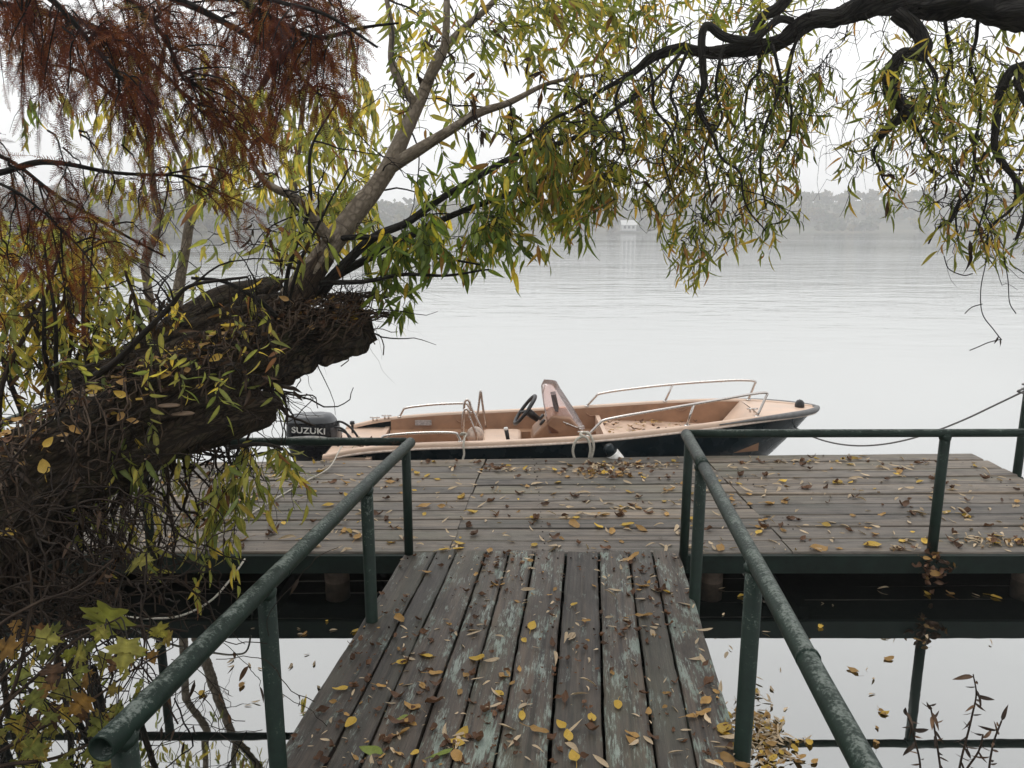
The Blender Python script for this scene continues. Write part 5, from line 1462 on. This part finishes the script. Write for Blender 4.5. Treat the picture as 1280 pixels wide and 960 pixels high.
def branchlets(tree, box, n, Y, seed, L=(0.18, 0.45), slant=0.35, size=0.095, pal='rust', dens=0.022, maxL=0.6):
    g = random.Random(seed); A = np.array([tuple(a) for a, _ in tree.pts]); pos = []; dr = []; nr = []; sz = []
    for _ in range(n):
        px, py = g.uniform(box[0], box[2]), g.uniform(box[1], box[3])
        T = P(px, py, g.uniform(*Y)); Tn = np.array(tuple(T)); dd = A - Tn
        dist = np.linalg.norm(dd, axis=1) + np.where(dd[:, 2] < 0.0, 0.5, 0) + np.where(dd[:, 0] > 0.1, 0.4, 0) + rng.random(len(A)) * 0.15
        a = Vector(A[int(np.argmin(dist))])
        if (T - a).length > maxL * 1.25:
            q0 = T + (a - T).normalized() * maxL
            tree.tw.tube([a, (a + q0) / 2 + Vector((0, 0, .03)), q0], 0.003, 4, cap=False, mi=1); a = q0
        if (T - a).length < 0.1: a = T + Vector((-0.06, 0, 0.15))
        N = max(6, int((T - a).length / 0.025)); pts = []
        c1 = a + (T - a) * 0.5 + Vector((0.02, 0, 0.06)); sd = g.uniform(0, 90)
        for i in range(N + 1):
            u = i / N
            p = a * (1 - u) ** 2 + c1 * 2 * u * (1 - u) + T * u * u + noise.noise_vector(Vector((u * 2.5, sd, 0))) * 0.02 * min(1, 4 * u)
            pts.append(p)
        tree.tw.tube(pts, [0.0028 * (1.2 - 0.8 * i / N) for i in range(N + 1)], 4, cap=False, mi=1)
        s = 0.12 * N; k = 0
        while s < N:
            i = int(s); p = pts[i].lerp(pts[i + 1], s - i); tg = (pts[i + 1] - pts[i]).normalized()
            side = tg.cross(Vector((g.gauss(0, .6), -1, g.gauss(0, .6)))).normalized() * (1 if k % 2 else -1)
            d = tg * 0.75 + side * g.uniform(0.3, 0.9) + Vector((0.05, g.gauss(0, .25), -0.35))
            pos.append(tuple(p)); dr.append(tuple(d)); nr.append((g.gauss(0, .6), -1 + g.gauss(0, .5), g.gauss(0.3, .6)))
            sz.append(size * g.uniform(0.55, 1.25)); k += 1; s += dens / 0.025 * g.uniform(0.7, 1.4)
        pos.append(tuple(pts[-1])); dr.append(tuple(pts[-1] - pts[-2])); nr.append((0, -1, .3)); sz.append(size)
    place(tree.tw, SPR, pos, dr, nr, sz, tints(pal, len(pos)), 0)
branchlets(cyp, (0, 0, 340, 110), 108, (2.2, 3.1), 1)
branchlets(cyp, (40, 40, 210, 170), 42, (2.2, 3.0), 2)
branchlets(cyp, (150, 60, 350, 200), 74, (2.3, 3.1), 3)
branchlets(cyp, (310, 0, 455, 90), 44, (2.4, 3.0), 4)
branchlets(cyp, (330, 60, 450, 160), 38, (2.5, 3.0), 5)
branchlets(cyp, (-10, 228, 210, 330), 44, (2.3, 2.5), 6, size=0.085, maxL=0.22)
branchlets(cyp, (0, 340, 120, 440), 9, (2.4, 2.8), 7, size=0.085, maxL=0.16)
branchlets(cyp, (285, 170, 340, 300), 12, (2.6, 3.0), 8, pal='rust')
branchlets(cyp, (-10, 90, 70, 170), 9, (2.3, 2.9), 9, size=0.08)
cyp.finish('crown', ('needle', 'dark_bark'))

# =================================================================== maple sapling and undergrowth, lower left
def maple(seed=0):
    g_ = random.Random(seed)
    # deeply cut five-lobed outline, stalk at the origin, tip towards +x
    half = [(0.0, 0.0), (-0.06, 0.16), (-0.10, 0.34), (0.10, 0.27), (0.16, 0.38), (0.24, 0.62), (0.33, 0.44), (0.42, 0.50), (0.41, 0.30), (0.36, 0.16), (0.50, 0.20), (0.58, 0.33), (0.66, 0.21), (0.80, 0.16), (0.80, 0.09), (1.0, 0.0)]
    half = [(x, y + g_.uniform(-.02, .02) if 0 < i < 15 else y) for i, (x, y) in enumerate(half)]
    fine = []
    for i in range(len(half) - 1):               # toothed edge
        (x0_, y0_), (x1_, y1_) = half[i], half[i + 1]
        fine.append((x0_, y0_))
        if 1 < i < 14: fine.append(((x0_ + x1_) / 2 + g_.uniform(-.012, .012), (y0_ + y1_) / 2 + g_.choice((.022, -.018))))
    half = fine + [half[-1]]
    bend = g_.uniform(0.05, 0.35); cup = g_.uniform(-0.3, 0.35); V = []; F_ = []
    def z(x, y): return -bend * x * x + cup * y * y + 0.03 * math.sin(9 * x + seed) * abs(y) * 3
    n = len(half); M_ = []
    for s in (-1, 1):
        rows = []
        for q_, mul in ((1.0, 0.95), (0.52, 0.88), (0.0, 1.4)):
            rows.append(len(V))
            for i, (x, y) in enumerate(half):
                xm = x * 0.8 + 0.1 if 0 < i < n - 1 else x
                X = xm + (x - xm) * q_; Y_ = y * q_
                lobe = math.sin(i * 2.1) * 0.035 * (1 if q_ == 0.52 else 0)
                V.append((X, s * Y_, z(X, Y_) + lobe + (0.02 if q_ == 0.52 else 0)))
                M_.append(mul * (1.15 if q_ == 0.52 and i in (5, 11) else 1.0))
        for r_ in range(2):
            for i in range(n - 1):
                f = (rows[r_ + 1] + i, rows[r_ + 1] + i + 1, rows[r_] + i + 1, rows[r_] + i)
                F_.append(f if s > 0 else tuple(reversed(f)))
    return np.array(V), np.array(F_), np.array(M_)
MAP = [maple(k) for k in range(7)]
mp_ = Tree('maple_sapling', (-1.75, 1.55, WATER), "maple sapling with lobed yellow green leaves in the lower left corner beside the handrail", 'sapling')
g = random.Random(3)
stems = [((-90, 1010), (-30, 920), (40, 850), (90, 800), (150, 770)), ((-90, 1000), (0, 940), (70, 900), (120, 872), (170, 835), (215, 810)), ((-60, 1020), (10, 880), (30, 800), (40, 740), (35, 690)), ((-80, 990), (0, 960), (60, 950), (110, 930)),
         ((-80, 960), (20, 830), (100, 790), (180, 785), (235, 790)), ((-100, 900), (-20, 800), (40, 760), (90, 740), (140, 700))]
for i, cps in enumerate(stems):
    Y0 = g.uniform(1.55, 2.2)
    mp_.limb([(x, y, Y0 + 0.05 * k, 3.2 * (1 - .16 * k)) for k, (x, y) in enumerate(cps)], 'brown_bark', 'stem', sides=6, bump=0.05, seed=120 + i)
A = np.array([tuple(a) for a, _ in mp_.pts]); pos = []; dr = []; nr = []; sz = []
targets = [(140, 760, .19, 0), (165, 705, .16, 0), (40, 790, .13, 0), (185, 790, .12, 0), (160, 800, .12, 0), (215, 795, .12, 0), (35, 830, .13, 0), (85, 850, .14, 0), (60, 880, .12, 0), (110, 870, .13, 0), (20, 900, .15, 0), (130, 900, .12, 0)]
targets += [(g.uniform(0, 70), g.uniform(770, 950), .10, 0) for _ in range(20)] + [(g.uniform(10, 150), g.uniform(810, 950), .10, 0) for _ in range(38)] + [(g.uniform(130, 215), g.uniform(780, 880), .08, 0) for _ in range(14)] + [(g.uniform(-30, 60), g.uniform(880, 1000), .11, 0) for _ in range(14)]
for (px, py, s_, _) in targets:
    if px > 128 - (py - 925) * 0.9 + 60 and py > 850: continue
    T = P(px, py, g.uniform(1.75, 2.5)); a = Vector(A[int(np.argmin(np.linalg.norm(A - np.array(tuple(T)), axis=1)))])
    if (T - a).length > 0.25: a = T + (a - T).normalized() * 0.25
    mp_.tw.tube([a, (a + T) / 2 + Vector((0, 0, 0.02)), T], 0.0018, 4, cap=False, mi=1)
    pos.append(tuple(T)); dr.append((g.gauss(.1, .7), g.gauss(-.3, .5), g.gauss(-.35, .35))); nr.append((g.gauss(0, .5), -0.7 + g.gauss(0, .4), 0.8 + g.gauss(0, .3))); sz.append(s_ * g.uniform(0.42, 0.7))
place(mp_.tw, MAP, pos, dr, nr, sz, tints('maple', len(pos)), 0)
mp_.finish('crown')

# tangle of dead stems at the water below the trunk
tg_ = empty('bramble', (-2.0, 2.9, WATER), "tangle of bare brown dead stems hanging between trunk and water on the left", 'bramble')
q = MB(); g = random.Random(19); lp_ = []; ld = []; ln = []; ls = []
for k in range(430):
    px, py = g.uniform(-60, 250), g.uniform(600, 795)
    if px > 90 and g.random() < (px - 60) / 200: continue
    p = P(px, py, g.uniform(2.2, 3.5)); d = Vector((g.gauss(0, 1), g.gauss(0, .8), g.gauss(-.1, .9))).normalized()
    L = g.uniform(0.2, 0.7); N = 14; pts = [p.copy()]
    for i in range(N):
        d = (d + Vector((g.gauss(0, .28), g.gauss(0, .28), g.gauss(-0.04, .28)))).normalized(); p = p + d * L / N
        if p.z < WATER: p.z = WATER + 0.004; d.z = abs(d.z) * .3
        pts.append(p.copy())
        if g.random() < 0.05: lp_.append(tuple(p)); ld.append((g.gauss(0, .5), g.gauss(0, .5), -1)); ln.append((g.gauss(0, 1), -1, g.gauss(0, 1))); ls.append(g.uniform(.03, .07))
    r0 = g.choice((0.0018, 0.0025, 0.003, 0.0045))
    q.tube(pts, r0, 4, cap=False, seed=k, mi=1)
for k in range(44):
    px, py = g.uniform(0, 340), g.uniform(790, 930); p = P(px, py, g.uniform(2.0, 2.9)); pts = [p.copy()]; d = Vector((g.gauss(.2, .8), g.gauss(0, .6), g.gauss(0, .5))).normalized()
    for i in range(14):
        d = (d + Vector((g.gauss(0, .3), g.gauss(0, .3), g.gauss(0, .3)))).normalized(); p = p + d * 0.028
        if p.z < WATER: p.z = WATER + .004
        pts.append(p.copy())
        if g.random() < 0.06: lp_.append(tuple(p)); ld.append((g.gauss(0, .5), g.gauss(0, .5), -1)); ln.append((g.gauss(0, 1), -1, g.gauss(0, 1))); ls.append(g.uniform(.04, .08))
    q.tube(pts, 0.0016, 3, cap=False, seed=k, mi=1)
place(q, LANCE, lp_, ld, ln, ls, tints('dead', len(lp_)), 0)
o = q.build('foliage', [MAT['dry_leaf'], MAT['root_bark']], tg_)

# weeds at the lower right, dark seed stalks
wd = Tree('marsh_weed', (1.75, 2.2, WATER), "dry brown marsh weed stalks with withered leaves in the lower right corner", 'weed')
for i, cps in enumerate((((1190, 1040), (1200, 960), (1215, 900), (1222, 870), (1218, 845)), ((1240, 1040), (1235, 970), (1240, 930), (1252, 900)), ((1140, 1040), (1150, 970), (1142, 920), (1132, 885)), ((1180, 1040), (1175, 960), (1165, 905), (1160, 880)), ((1215, 1040), (1200, 980), (1222, 940), (1228, 920)))):
    wd.limb([(x, y, 2.45 + .04 * i, 1.6 - .2 * k) for k, (x, y) in enumerate(cps)], 'brown_bark', 'stem', sides=5, bump=0, seed=140 + i)
pos = [tuple(wd.pts[int(k)][0]) for k in np.linspace(0, len(wd.pts) - 1, 95)]
g = random.Random(4)
place(wd.tw, LANCE, pos, [(g.gauss(0, .8), g.gauss(0, .6), g.gauss(-.4, .5)) for _ in pos], [(g.gauss(0, 1), -1, g.gauss(0, 1)) for _ in pos], [g.uniform(.03, .07) for _ in pos], tints('dead', len(pos)) * 1.3, 0)
wd.finish('foliage', ('dry_leaf', 'brown_bark'))
# ------------------------------------------------------------------ fallen leaves
def ovate(curl=0.2, fold=0.2, width=0.62, wav=0.06, seed=0, stalk=True, nseg=7):
    V = []; F_ = []; g_ = random.Random(seed); ph = g_.uniform(0, 6)
    for i in range(nseg + 1):
        u = i / nseg
        wdt = width * 0.5 * (math.sin(math.pi * u ** 0.72) ** 0.72 if 0 < u < 1 else 0.0) + 0.003
        for s in (-1, -0.5, 0, 0.5, 1):
            y = s * wdt
            z = curl * (u - 0.45) ** 2 * 1.6 + fold * abs(s) ** 1.3 * wdt + wav * math.sin(u * 8 + ph + s * 2) * abs(s) * 0.6
            V.append((u - 0.5, y, z))
    for i in range(nseg):
        for j in range(4):
            a = i * 5 + j
            F_.append((a, a + 5, a + 6, a + 1))
    if stalk:
        b = len(V); L = g_.uniform(0.25, 0.6); c = g_.uniform(-.25, .25)
        for k in range(4):
            u = k / 3
            V += [(-0.5 - L * u, c * u * u - 0.012, 0.02 + curl * .3 * (1 - u)), (-0.5 - L * u, c * u * u + 0.012, 0.035 + curl * .3 * (1 - u))]
        for k in range(3): F_.append((b + 2 * k, b + 2 * k + 2, b + 2 * k + 3, b + 2 * k + 1))
    V = np.array(V); V[:, 2] -= V[:, 2].min()
    return V, np.array(F_)
def dry_lance(seed):
    g_ = random.Random(seed)
    v, f, _m = lance(g_.uniform(-.35, .35), g_.uniform(-1.6, 1.6), g_.uniform(.2, .7), g_.uniform(.18, .3))
    v = v.copy(); v[:, 0] -= 0.5
    c = g_.uniform(-.5, .5); v[:, 1] += c * v[:, 0] ** 2; v[:, 2] -= v[:, 2].min()
    return v, f
KINDS = {
  'yellow': ([ovate(rnd.uniform(.1, .5), rnd.uniform(.05, .5), rnd.uniform(.5, .68), .05, k) for k in range(5)], (0.50, 0.33, 0.055), "yellow oval"),
  'amber':  ([ovate(rnd.uniform(.1, .6), rnd.uniform(.1, .6), rnd.uniform(.45, .62), .08, 20 + k) for k in range(4)], (0.35, 0.205, 0.065), "amber brown oval"),
  'brown':  ([ovate(rnd.uniform(.3, 1.1), rnd.uniform(.4, 1.3), rnd.uniform(.4, .7), .14, 40 + k) for k in range(5)], (0.12, 0.062, 0.034), "dark brown crumpled"),
  'tan':    ([dry_lance(60 + k) for k in range(7)], (0.47, 0.365, 0.24), "pale tan curled willow"),
  'green':  ([ovate(.2, .25, .42, .05, 90 + k) for k in range(2)], (0.19, 0.24, 0.05), "green"),
}
LEAFMESH = {}
for kd, (pr, c, nm) in KINDS.items():
    for i, (v, f) in enumerate(pr):
        mb = MB(); k_ = rnd.uniform(.8, 1.2)
        mb.addn(v, f, np.tile(np.array(c) * k_, (len(v), 1)))
        o = mb.build('leaf_pattern', MAT['dry_leaf'] if kd in ('brown', 'tan') else MAT['leaf_fallen'] if 'leaf_fallen' in MAT else MAT['dry_leaf'])
        LEAFMESH.setdefault(kd, []).append(o.data); bpy.data.objects.remove(o)
def drop_leaf(kd, pos, nrm, size, label, group, rz=None, name='fallen_leaf', g=rnd, tilt=0.18):
    o = bpy.data.objects.new(name, g.choice(LEAFMESH[kd])); col.objects.link(o)
    zax = (Vector(nrm) + Vector((g.gauss(0, tilt), g.gauss(0, tilt), 0))).normalized()
    xax = Vector((math.cos(rz), math.sin(rz), 0)) if rz is not None else Vector((g.gauss(0, 1), g.gauss(0, 1), 0))
    yax = zax.cross(xax).normalized(); xax = yax.cross(zax)
    M_ = Matrix((xax * size, yax * size, zax * size)).transposed().to_4x4(); M_.translation = Vector(pos)
    o.matrix_world = M_
    return tag(o, label, 'leaf', group)
def ramp_hit(px, py):
    d = ray(px, py); t_ = (L0 - CAM).dot(RN) / d.dot(RN); return CAM + d * t_

GW = "fallen leaves scattered on the walkway"; GJ = "fallen leaves scattered on the jetty boards"; GT = "leaves caught on the leaning trunk"; GF = "leaves floating on the water"
hero = [
 (718, 757, 'yellow', .062, "yellow leaf lying flat on the far third of the walkway, right of centre"),
 (805, 771, 'amber', .10, "large amber leaf lying crosswise near the walkway's right handrail"),
 (503, 829, 'yellow', .07, "yellow leaf in left half of walkway, beside a paler yellow leaf"),
 (534, 822, 'yellow', .08, "pale yellow leaf touching its neighbour on the walkway's third board"),
 (515, 886, 'amber', .105, "curled amber brown leaf above the big dark leaf on the walkway"),
 (502, 906, 'brown', .12, "biggest dark brown curled leaf on the left boards of the walkway"),
 (578, 919, 'yellow', .085, "round bright yellow leaf near bottom centre of the walkway"),
 (600, 927, 'brown', .075, "reddish brown leaf tucked against a round bright yellow leaf"),
 (652, 897, 'yellow', .062, "small lemon yellow leaf alone on the walkway's green flaked middle board"),
 (740, 900, 'yellow', .075, "yellow leaf with upright stalk on a right middle walkway board"),
 (710, 921, 'yellow', .075, "yellow leaf with long stalk nearest the camera on a right middle board"),
 (674, 915, 'amber', .085, "curled amber leaf with green edge beside the board gap near bottom"),
 (772, 884, 'yellow', .066, "upright yellow leaf on the walkway, right of the other yellow ones"),
 (464, 940, 'green', .105, "green leaf lying on the left walkway boards close to the camera"),
 (425, 863, 'yellow', .08, "orange yellow leaf at the walkway's left edge over the water"),
 (553, 944, 'green', .10, "narrow dark green leaf at the bottom edge of the walkway"),
 (572, 948, 'amber', .09, "ragged amber leaf lying against a narrow dark green leaf"),
 (665, 784, 'yellow', .085, "yellow leaf topping a clump of leaves in the middle of the walkway"),
 (597, 826, 'yellow', .095, "broad pale leaf topping the clump left of the walkway's centre"),
 (630, 846, 'amber', .10, "amber leaf with tail spanning the gap left of a pale green board"),
 (880, 893, 'amber', .09, "amber leaf among the litter heaped at the walkway's right edge"),
 (905, 912, 'yellow', .10, "orange yellow leaf in front of the heap at the walkway's right edge"),
 (555, 688, 'yellow', .075, "yellow leaf where the walkway's left boards meet the jetty"),
 (612, 690, 'amber', .085, "orange leaf lying where the walkway meets the jetty, left of centre"),
 (790, 699, 'amber', .14, "large curled amber leaf at the walkway's far end on the right"),
 (500, 775, 'amber', .10, "ragged ochre leaf near the left edge halfway down the walkway"),
]
for (px, py, kd, s_, lb) in hero:
    drop_leaf(kd, ramp_hit(px, py) + RN * 0.004, RN, s_ * .9, lb, GW, g=rnd)
g = random.Random(23)
def pick(tab):
    r_ = g.random() * sum(w_ for _, w_ in tab)
    for k_, w_ in tab:
        r_ -= w_
        if r_ <= 0: return k_
    return tab[0][0]
SZ = {'yellow': (.045, .075), 'amber': (.05, .09), 'brown': (.04, .085), 'tan': (.05, .10), 'green': (.06, .08)}
LBW = {'yellow': "small yellow oval leaf scattered on the walkway boards", 'amber': "small amber brown leaf scattered on the walkway boards", 'brown': "crumpled dark brown leaf scattered on the walkway boards", 'tan': "pale tan curled willow leaf scattered on the walkway boards", 'green': "greenish leaf scattered on the walkway boards"}
LBJ = {k_: v_.replace("walkway", "jetty") for k_, v_ in LBW.items()}
n_w = 0; last_ = None
while n_w < 104:
    px, py = g.uniform(370, 925), g.uniform(692, 958)
    if last_ is not None and g.random() < .42: px, py = last_[0] + g.gauss(0, 16), last_[1] + g.gauss(0, 9)
    if not (365 < px < 930 and 691 < py < 958): continue
    last_ = (px, py)
    p = ramp_hit(px, py); u = (p - L0).dot(UD) / WID
    if not 0.02 < u < 0.98: continue
    kd = pick((('tan', 6), ('yellow', .8), ('amber', 1.2), ('brown', 2.4), ('green', .15)))
    drop_leaf(kd, p + RN * 0.003, RN, g.uniform(*SZ[kd]) * .95, LBW[kd], GW, g=g); n_w += 1
jet_hero = [(785, 656, 'yellow', .09, "bright yellow leaf near the middle of the jetty boards"), (800, 661, 'amber', .11, "orange curled leaf beside a bright yellow one mid jetty"), (868, 650, 'yellow', .10, "yellow leaf just right of the right handrail's end post"),
 (1046, 603, 'yellow', .11, "yellow leaf near the back edge right of the jetty's joint"), (1022, 686, 'amber', .14, "amber leaf at the jetty's front edge below the right rail"), (1090, 682, 'yellow', .13, "long yellow leaf at jetty's front edge left of the rail post"), (447, 672, 'amber', .10, "orange leaf near the front edge left of the left end post"), (410, 632, 'yellow', .10, "yellow leaf on jetty boards seen just above the left handrail"),
 (530, 633, 'amber', .12, "amber leaf behind the left end post on the jetty boards"), (590, 640, 'yellow', .10, "yellow leaf by the joint in the middle of the jetty"), (575, 680, 'yellow', .09, "yellow leaf at the front edge near the jetty's left joint"), (1128, 632, 'brown', .10, "reddish leaf on the jetty boards left of the rail post")]
for (px, py, kd, s_, lb) in jet_hero:
    drop_leaf(kd, PZ(px, py, 0.006), (0, 0, 1), s_, lb, GJ, g=g)
n_j = 0; last_ = None
while n_j < 124:
    px, py = g.uniform(240, 1280), g.uniform(578, 690)
    if last_ is not None and g.random() < .45: px, py = last_[0] + g.gauss(0, 16), last_[1] + g.gauss(0, 4)
    if not (240 < px < 1280 and 578 < py < 690): continue
    last_ = (px, py)
    p = PZ(px, py, 0.005)
    if not (XL < p.x < XR - 0.1 and YF + .02 < p.y < back_y(p.x) - .03): continue
    kd = pick((('tan', 7), ('yellow', 1.3), ('amber', 1.0), ('brown', .9)))
    drop_leaf(kd, p, (0, 0, 1), g.uniform(*SZ[kd]) * 1.28, LBJ[kd], GJ, g=g); n_j += 1
n_t = 0; tsel = [(12, 668, .10), (55, 585, .10), (60, 555, .08), (205, 470, .10), (150, 495, .08), (270, 450, .10), (235, 465, .08), (150, 523, .08), (355, 375, .07), (330, 388, .06), (95, 540, .09), (40, 545, .08), (165, 528, .08), (300, 412, .07), (250, 484, .05)]
for (px, py, s_) in tsel:
    # march the ray to the trunk's skin
    d = ray(px, py); best_ = None
    for Yv in np.linspace(2.4, 4.5, 420):
        p = CAM + d * (Yv / d.y)
        if min((p - a).length - r * 0.93 for a, r in TRUNK[::4]) < 0: best_ = p; break
    if best_ is None: best_ = P(px, py, 3.6)
    nn = (CAM - best_).normalized() + Vector((0, 0, .8))
    drop_leaf(g.choice(('yellow', 'amber', 'yellow')), best_ + nn.normalized() * 0.01, nn, s_ * .72, "yellowed leaf caught in the bark and strands on top of the leaning trunk", GT, g=g, tilt=.4)
for k in range(34):
    r_ = g.random()
    if r_ < .45: px, py = g.uniform(885, 1280), g.uniform(735, 812)
    elif r_ < .7: px, py = g.uniform(250, 455), g.uniform(735, 900)
    else: px, py = g.uniform(900, 1120), g.uniform(800, 945)
    p = PZ(px, py, WATER + 0.004)
    drop_leaf(pick((('tan', 3), ('yellow', 2), ('amber', 2))), p, (0, 0, 1), g.uniform(.04, .07), "pale leaf floating alone on the still water beside the walkway", GF, name='floating_leaf', g=g, tilt=.03)

# the rest lies too thick and small to count
def litter(name, pts, nrm, sizes, kinds, tilt=.35):
    mb = MB(); by = {}
    for p, s_, k_ in zip(pts, sizes, kinds): by.setdefault(k_, []).append((tuple(p), s_))
    for k_, L in by.items():
        n = len(L); d = np.stack([rng.normal(size=n), rng.normal(size=n), rng.normal(size=n) * .12], axis=1)
        nr = np.tile(np.array(nrm), (n, 1)) + rng.normal(size=(n, 3)) * tilt
        pr, c, _ = KINDS[k_]
        same = {}
        for i in range(n):
            same.setdefault(rng.integers(0, len(pr)), []).append(i)
        for w_, ix in same.items():
            place(mb, [pr[w_]], np.array([L[i][0] for i in ix]), d[ix], nr[ix], np.array([L[i][1] for i in ix]), np.array(c) * (0.6 + .8 * rng.random((len(ix), 1))))
    return tag(mb.build(name, MAT['dry_leaf']), kind='stuff')
KT = (('tan', 6), ('brown', 1.8), ('amber', 1.2), ('yellow', .7))
P_ = []; S_ = []; K_ = []
while len(P_) < 800:
    p = Vector((g.uniform(XL + .05, XR - .1), g.uniform(YF + .02, 6.6), 0.004))
    if p.y > back_y(p.x) - .03: continue
    if noise.noise(Vector((p.x * 1.3, p.y * 1.6, 5))) < g.uniform(-.7, .4): continue
    P_.append(p); S_.append(g.uniform(.025, .085)); K_.append(pick(KT))
for (px, py, rx, ry, n) in ((760, 592, .22, .10, 80), (800, 583, .30, .05, 60), (1245, 678, .22, .08, 80), (1130, 690, .1, .03, 16), (745, 583, .1, .05, 30), (640, 588, .4, .06, 40), (1010, 578, .5, .05, 40)):
    c_ = PZ(px, py, 0)
    for _ in range(n):
        P_.append(c_ + Vector((g.gauss(0, rx / 1.6), g.gauss(0, ry / 1.6), abs(g.gauss(.006, .012))))); S_.append(g.uniform(.03, .075)); K_.append(pick(KT))
P_ = [p if p.y < back_y(p.x) - .02 and p.y > YF + .01 else Vector((p.x, min(max(p.y, YF + .03), back_y(p.x) - .03), p.z)) for p in P_]
litter('leaf_litter', P_, (0, 0, 1), S_, K_)
P_ = []; S_ = []; K_ = []
while len(P_) < 1100:
    u, v = g.uniform(.01, .99), g.uniform(0.0, 3.6)
    if noise.noise(Vector((u * 4, v * 2.2, 9))) < g.uniform(-.6, .5): continue
    P_.append(RP(u, v, .003)); S_.append(g.choice((g.uniform(.008, .02), g.uniform(.02, .05)))); K_.append(pick((('brown', 6), ('tan', 3), ('amber', 1))))
for _ in range(170):
    v = g.gauss(2.6, .42); P_.append(RP(min(.995, 1 - abs(g.gauss(0, .07))), v, abs(g.gauss(.006, .008)))); S_.append(g.uniform(.03, .08)); K_.append(pick(KT))
litter('leaf_litter', P_, tuple(RN), S_, K_)
P_ = [W(x, y, .29 + 0.0) + Vector((0, 0, abs(g.gauss(0.004, .008)))) for x, y in ((g.uniform(2.62, 3.6), g.uniform(-.5, .5)) for _ in range(130)) if abs(y) < iw(x) - .05]
P_ += [W(x, y, .25) for x, y in ((g.uniform(0.05, .4), g.uniform(-.6, -.2)) for _ in range(40))]
litter('leaf_litter', P_, (0, 0, 1), [g.uniform(.03, .075) for _ in P_], [pick((('tan', 4), ('brown', 3), ('amber', 2.5))) for _ in P_])
c_ = PZ(955, 915, WATER); P_ = []
for _ in range(300):
    P_.append(Vector((c_.x + g.gauss(-.03, .085), c_.y + g.gauss(-.03, .13), WATER + abs(g.gauss(.004, .006)))))
for _ in range(22):
    q_ = PZ(g.uniform(250, 460), g.uniform(760, 960), WATER + .003); P_.append(q_)
for _ in range(20):
    q_ = PZ(g.uniform(890, 1100), g.uniform(740, 960), WATER + .003); P_.append(q_)
litter('floating_leaves', P_, (0, 0, 1), [g.uniform(.025, .06) for _ in P_], [pick((('tan', 8), ('yellow', 1.5), ('amber', 1.2))) for _ in P_], .08)
# litter caught along the trunk top
P_ = []
for _ in range(520):
    a, r_ = TRUNK[g.randrange(30, len(TRUNK) - 3)]
    an = g.uniform(.3, 2.2)
    P_.append(a + Vector((g.gauss(0, .02), -math.cos(an) * r_ * .93, math.sin(an) * r_ * .93)))
litter('leaf_litter', P_, (0, -.5, 1), [g.uniform(.02, .06) for _ in P_], [pick((('brown', 4), ('amber', 2), ('yellow', 1), ('tan', 1))) for _ in P_], .5)
# dry leaves hanging round the foot of the right rail post
c_ = Vector((pX, YF - .02, -.03)); P_ = [c_ + Vector((g.gauss(0, .05), -abs(g.gauss(.02, .025)), g.gauss(-.05, .06))) for _ in range(42)]
litter('leaf_litter', P_, (0, -1, .2), [g.uniform(.03, .08) for _ in P_], [pick((('brown', 5), ('amber', 1))) for _ in P_], .6)
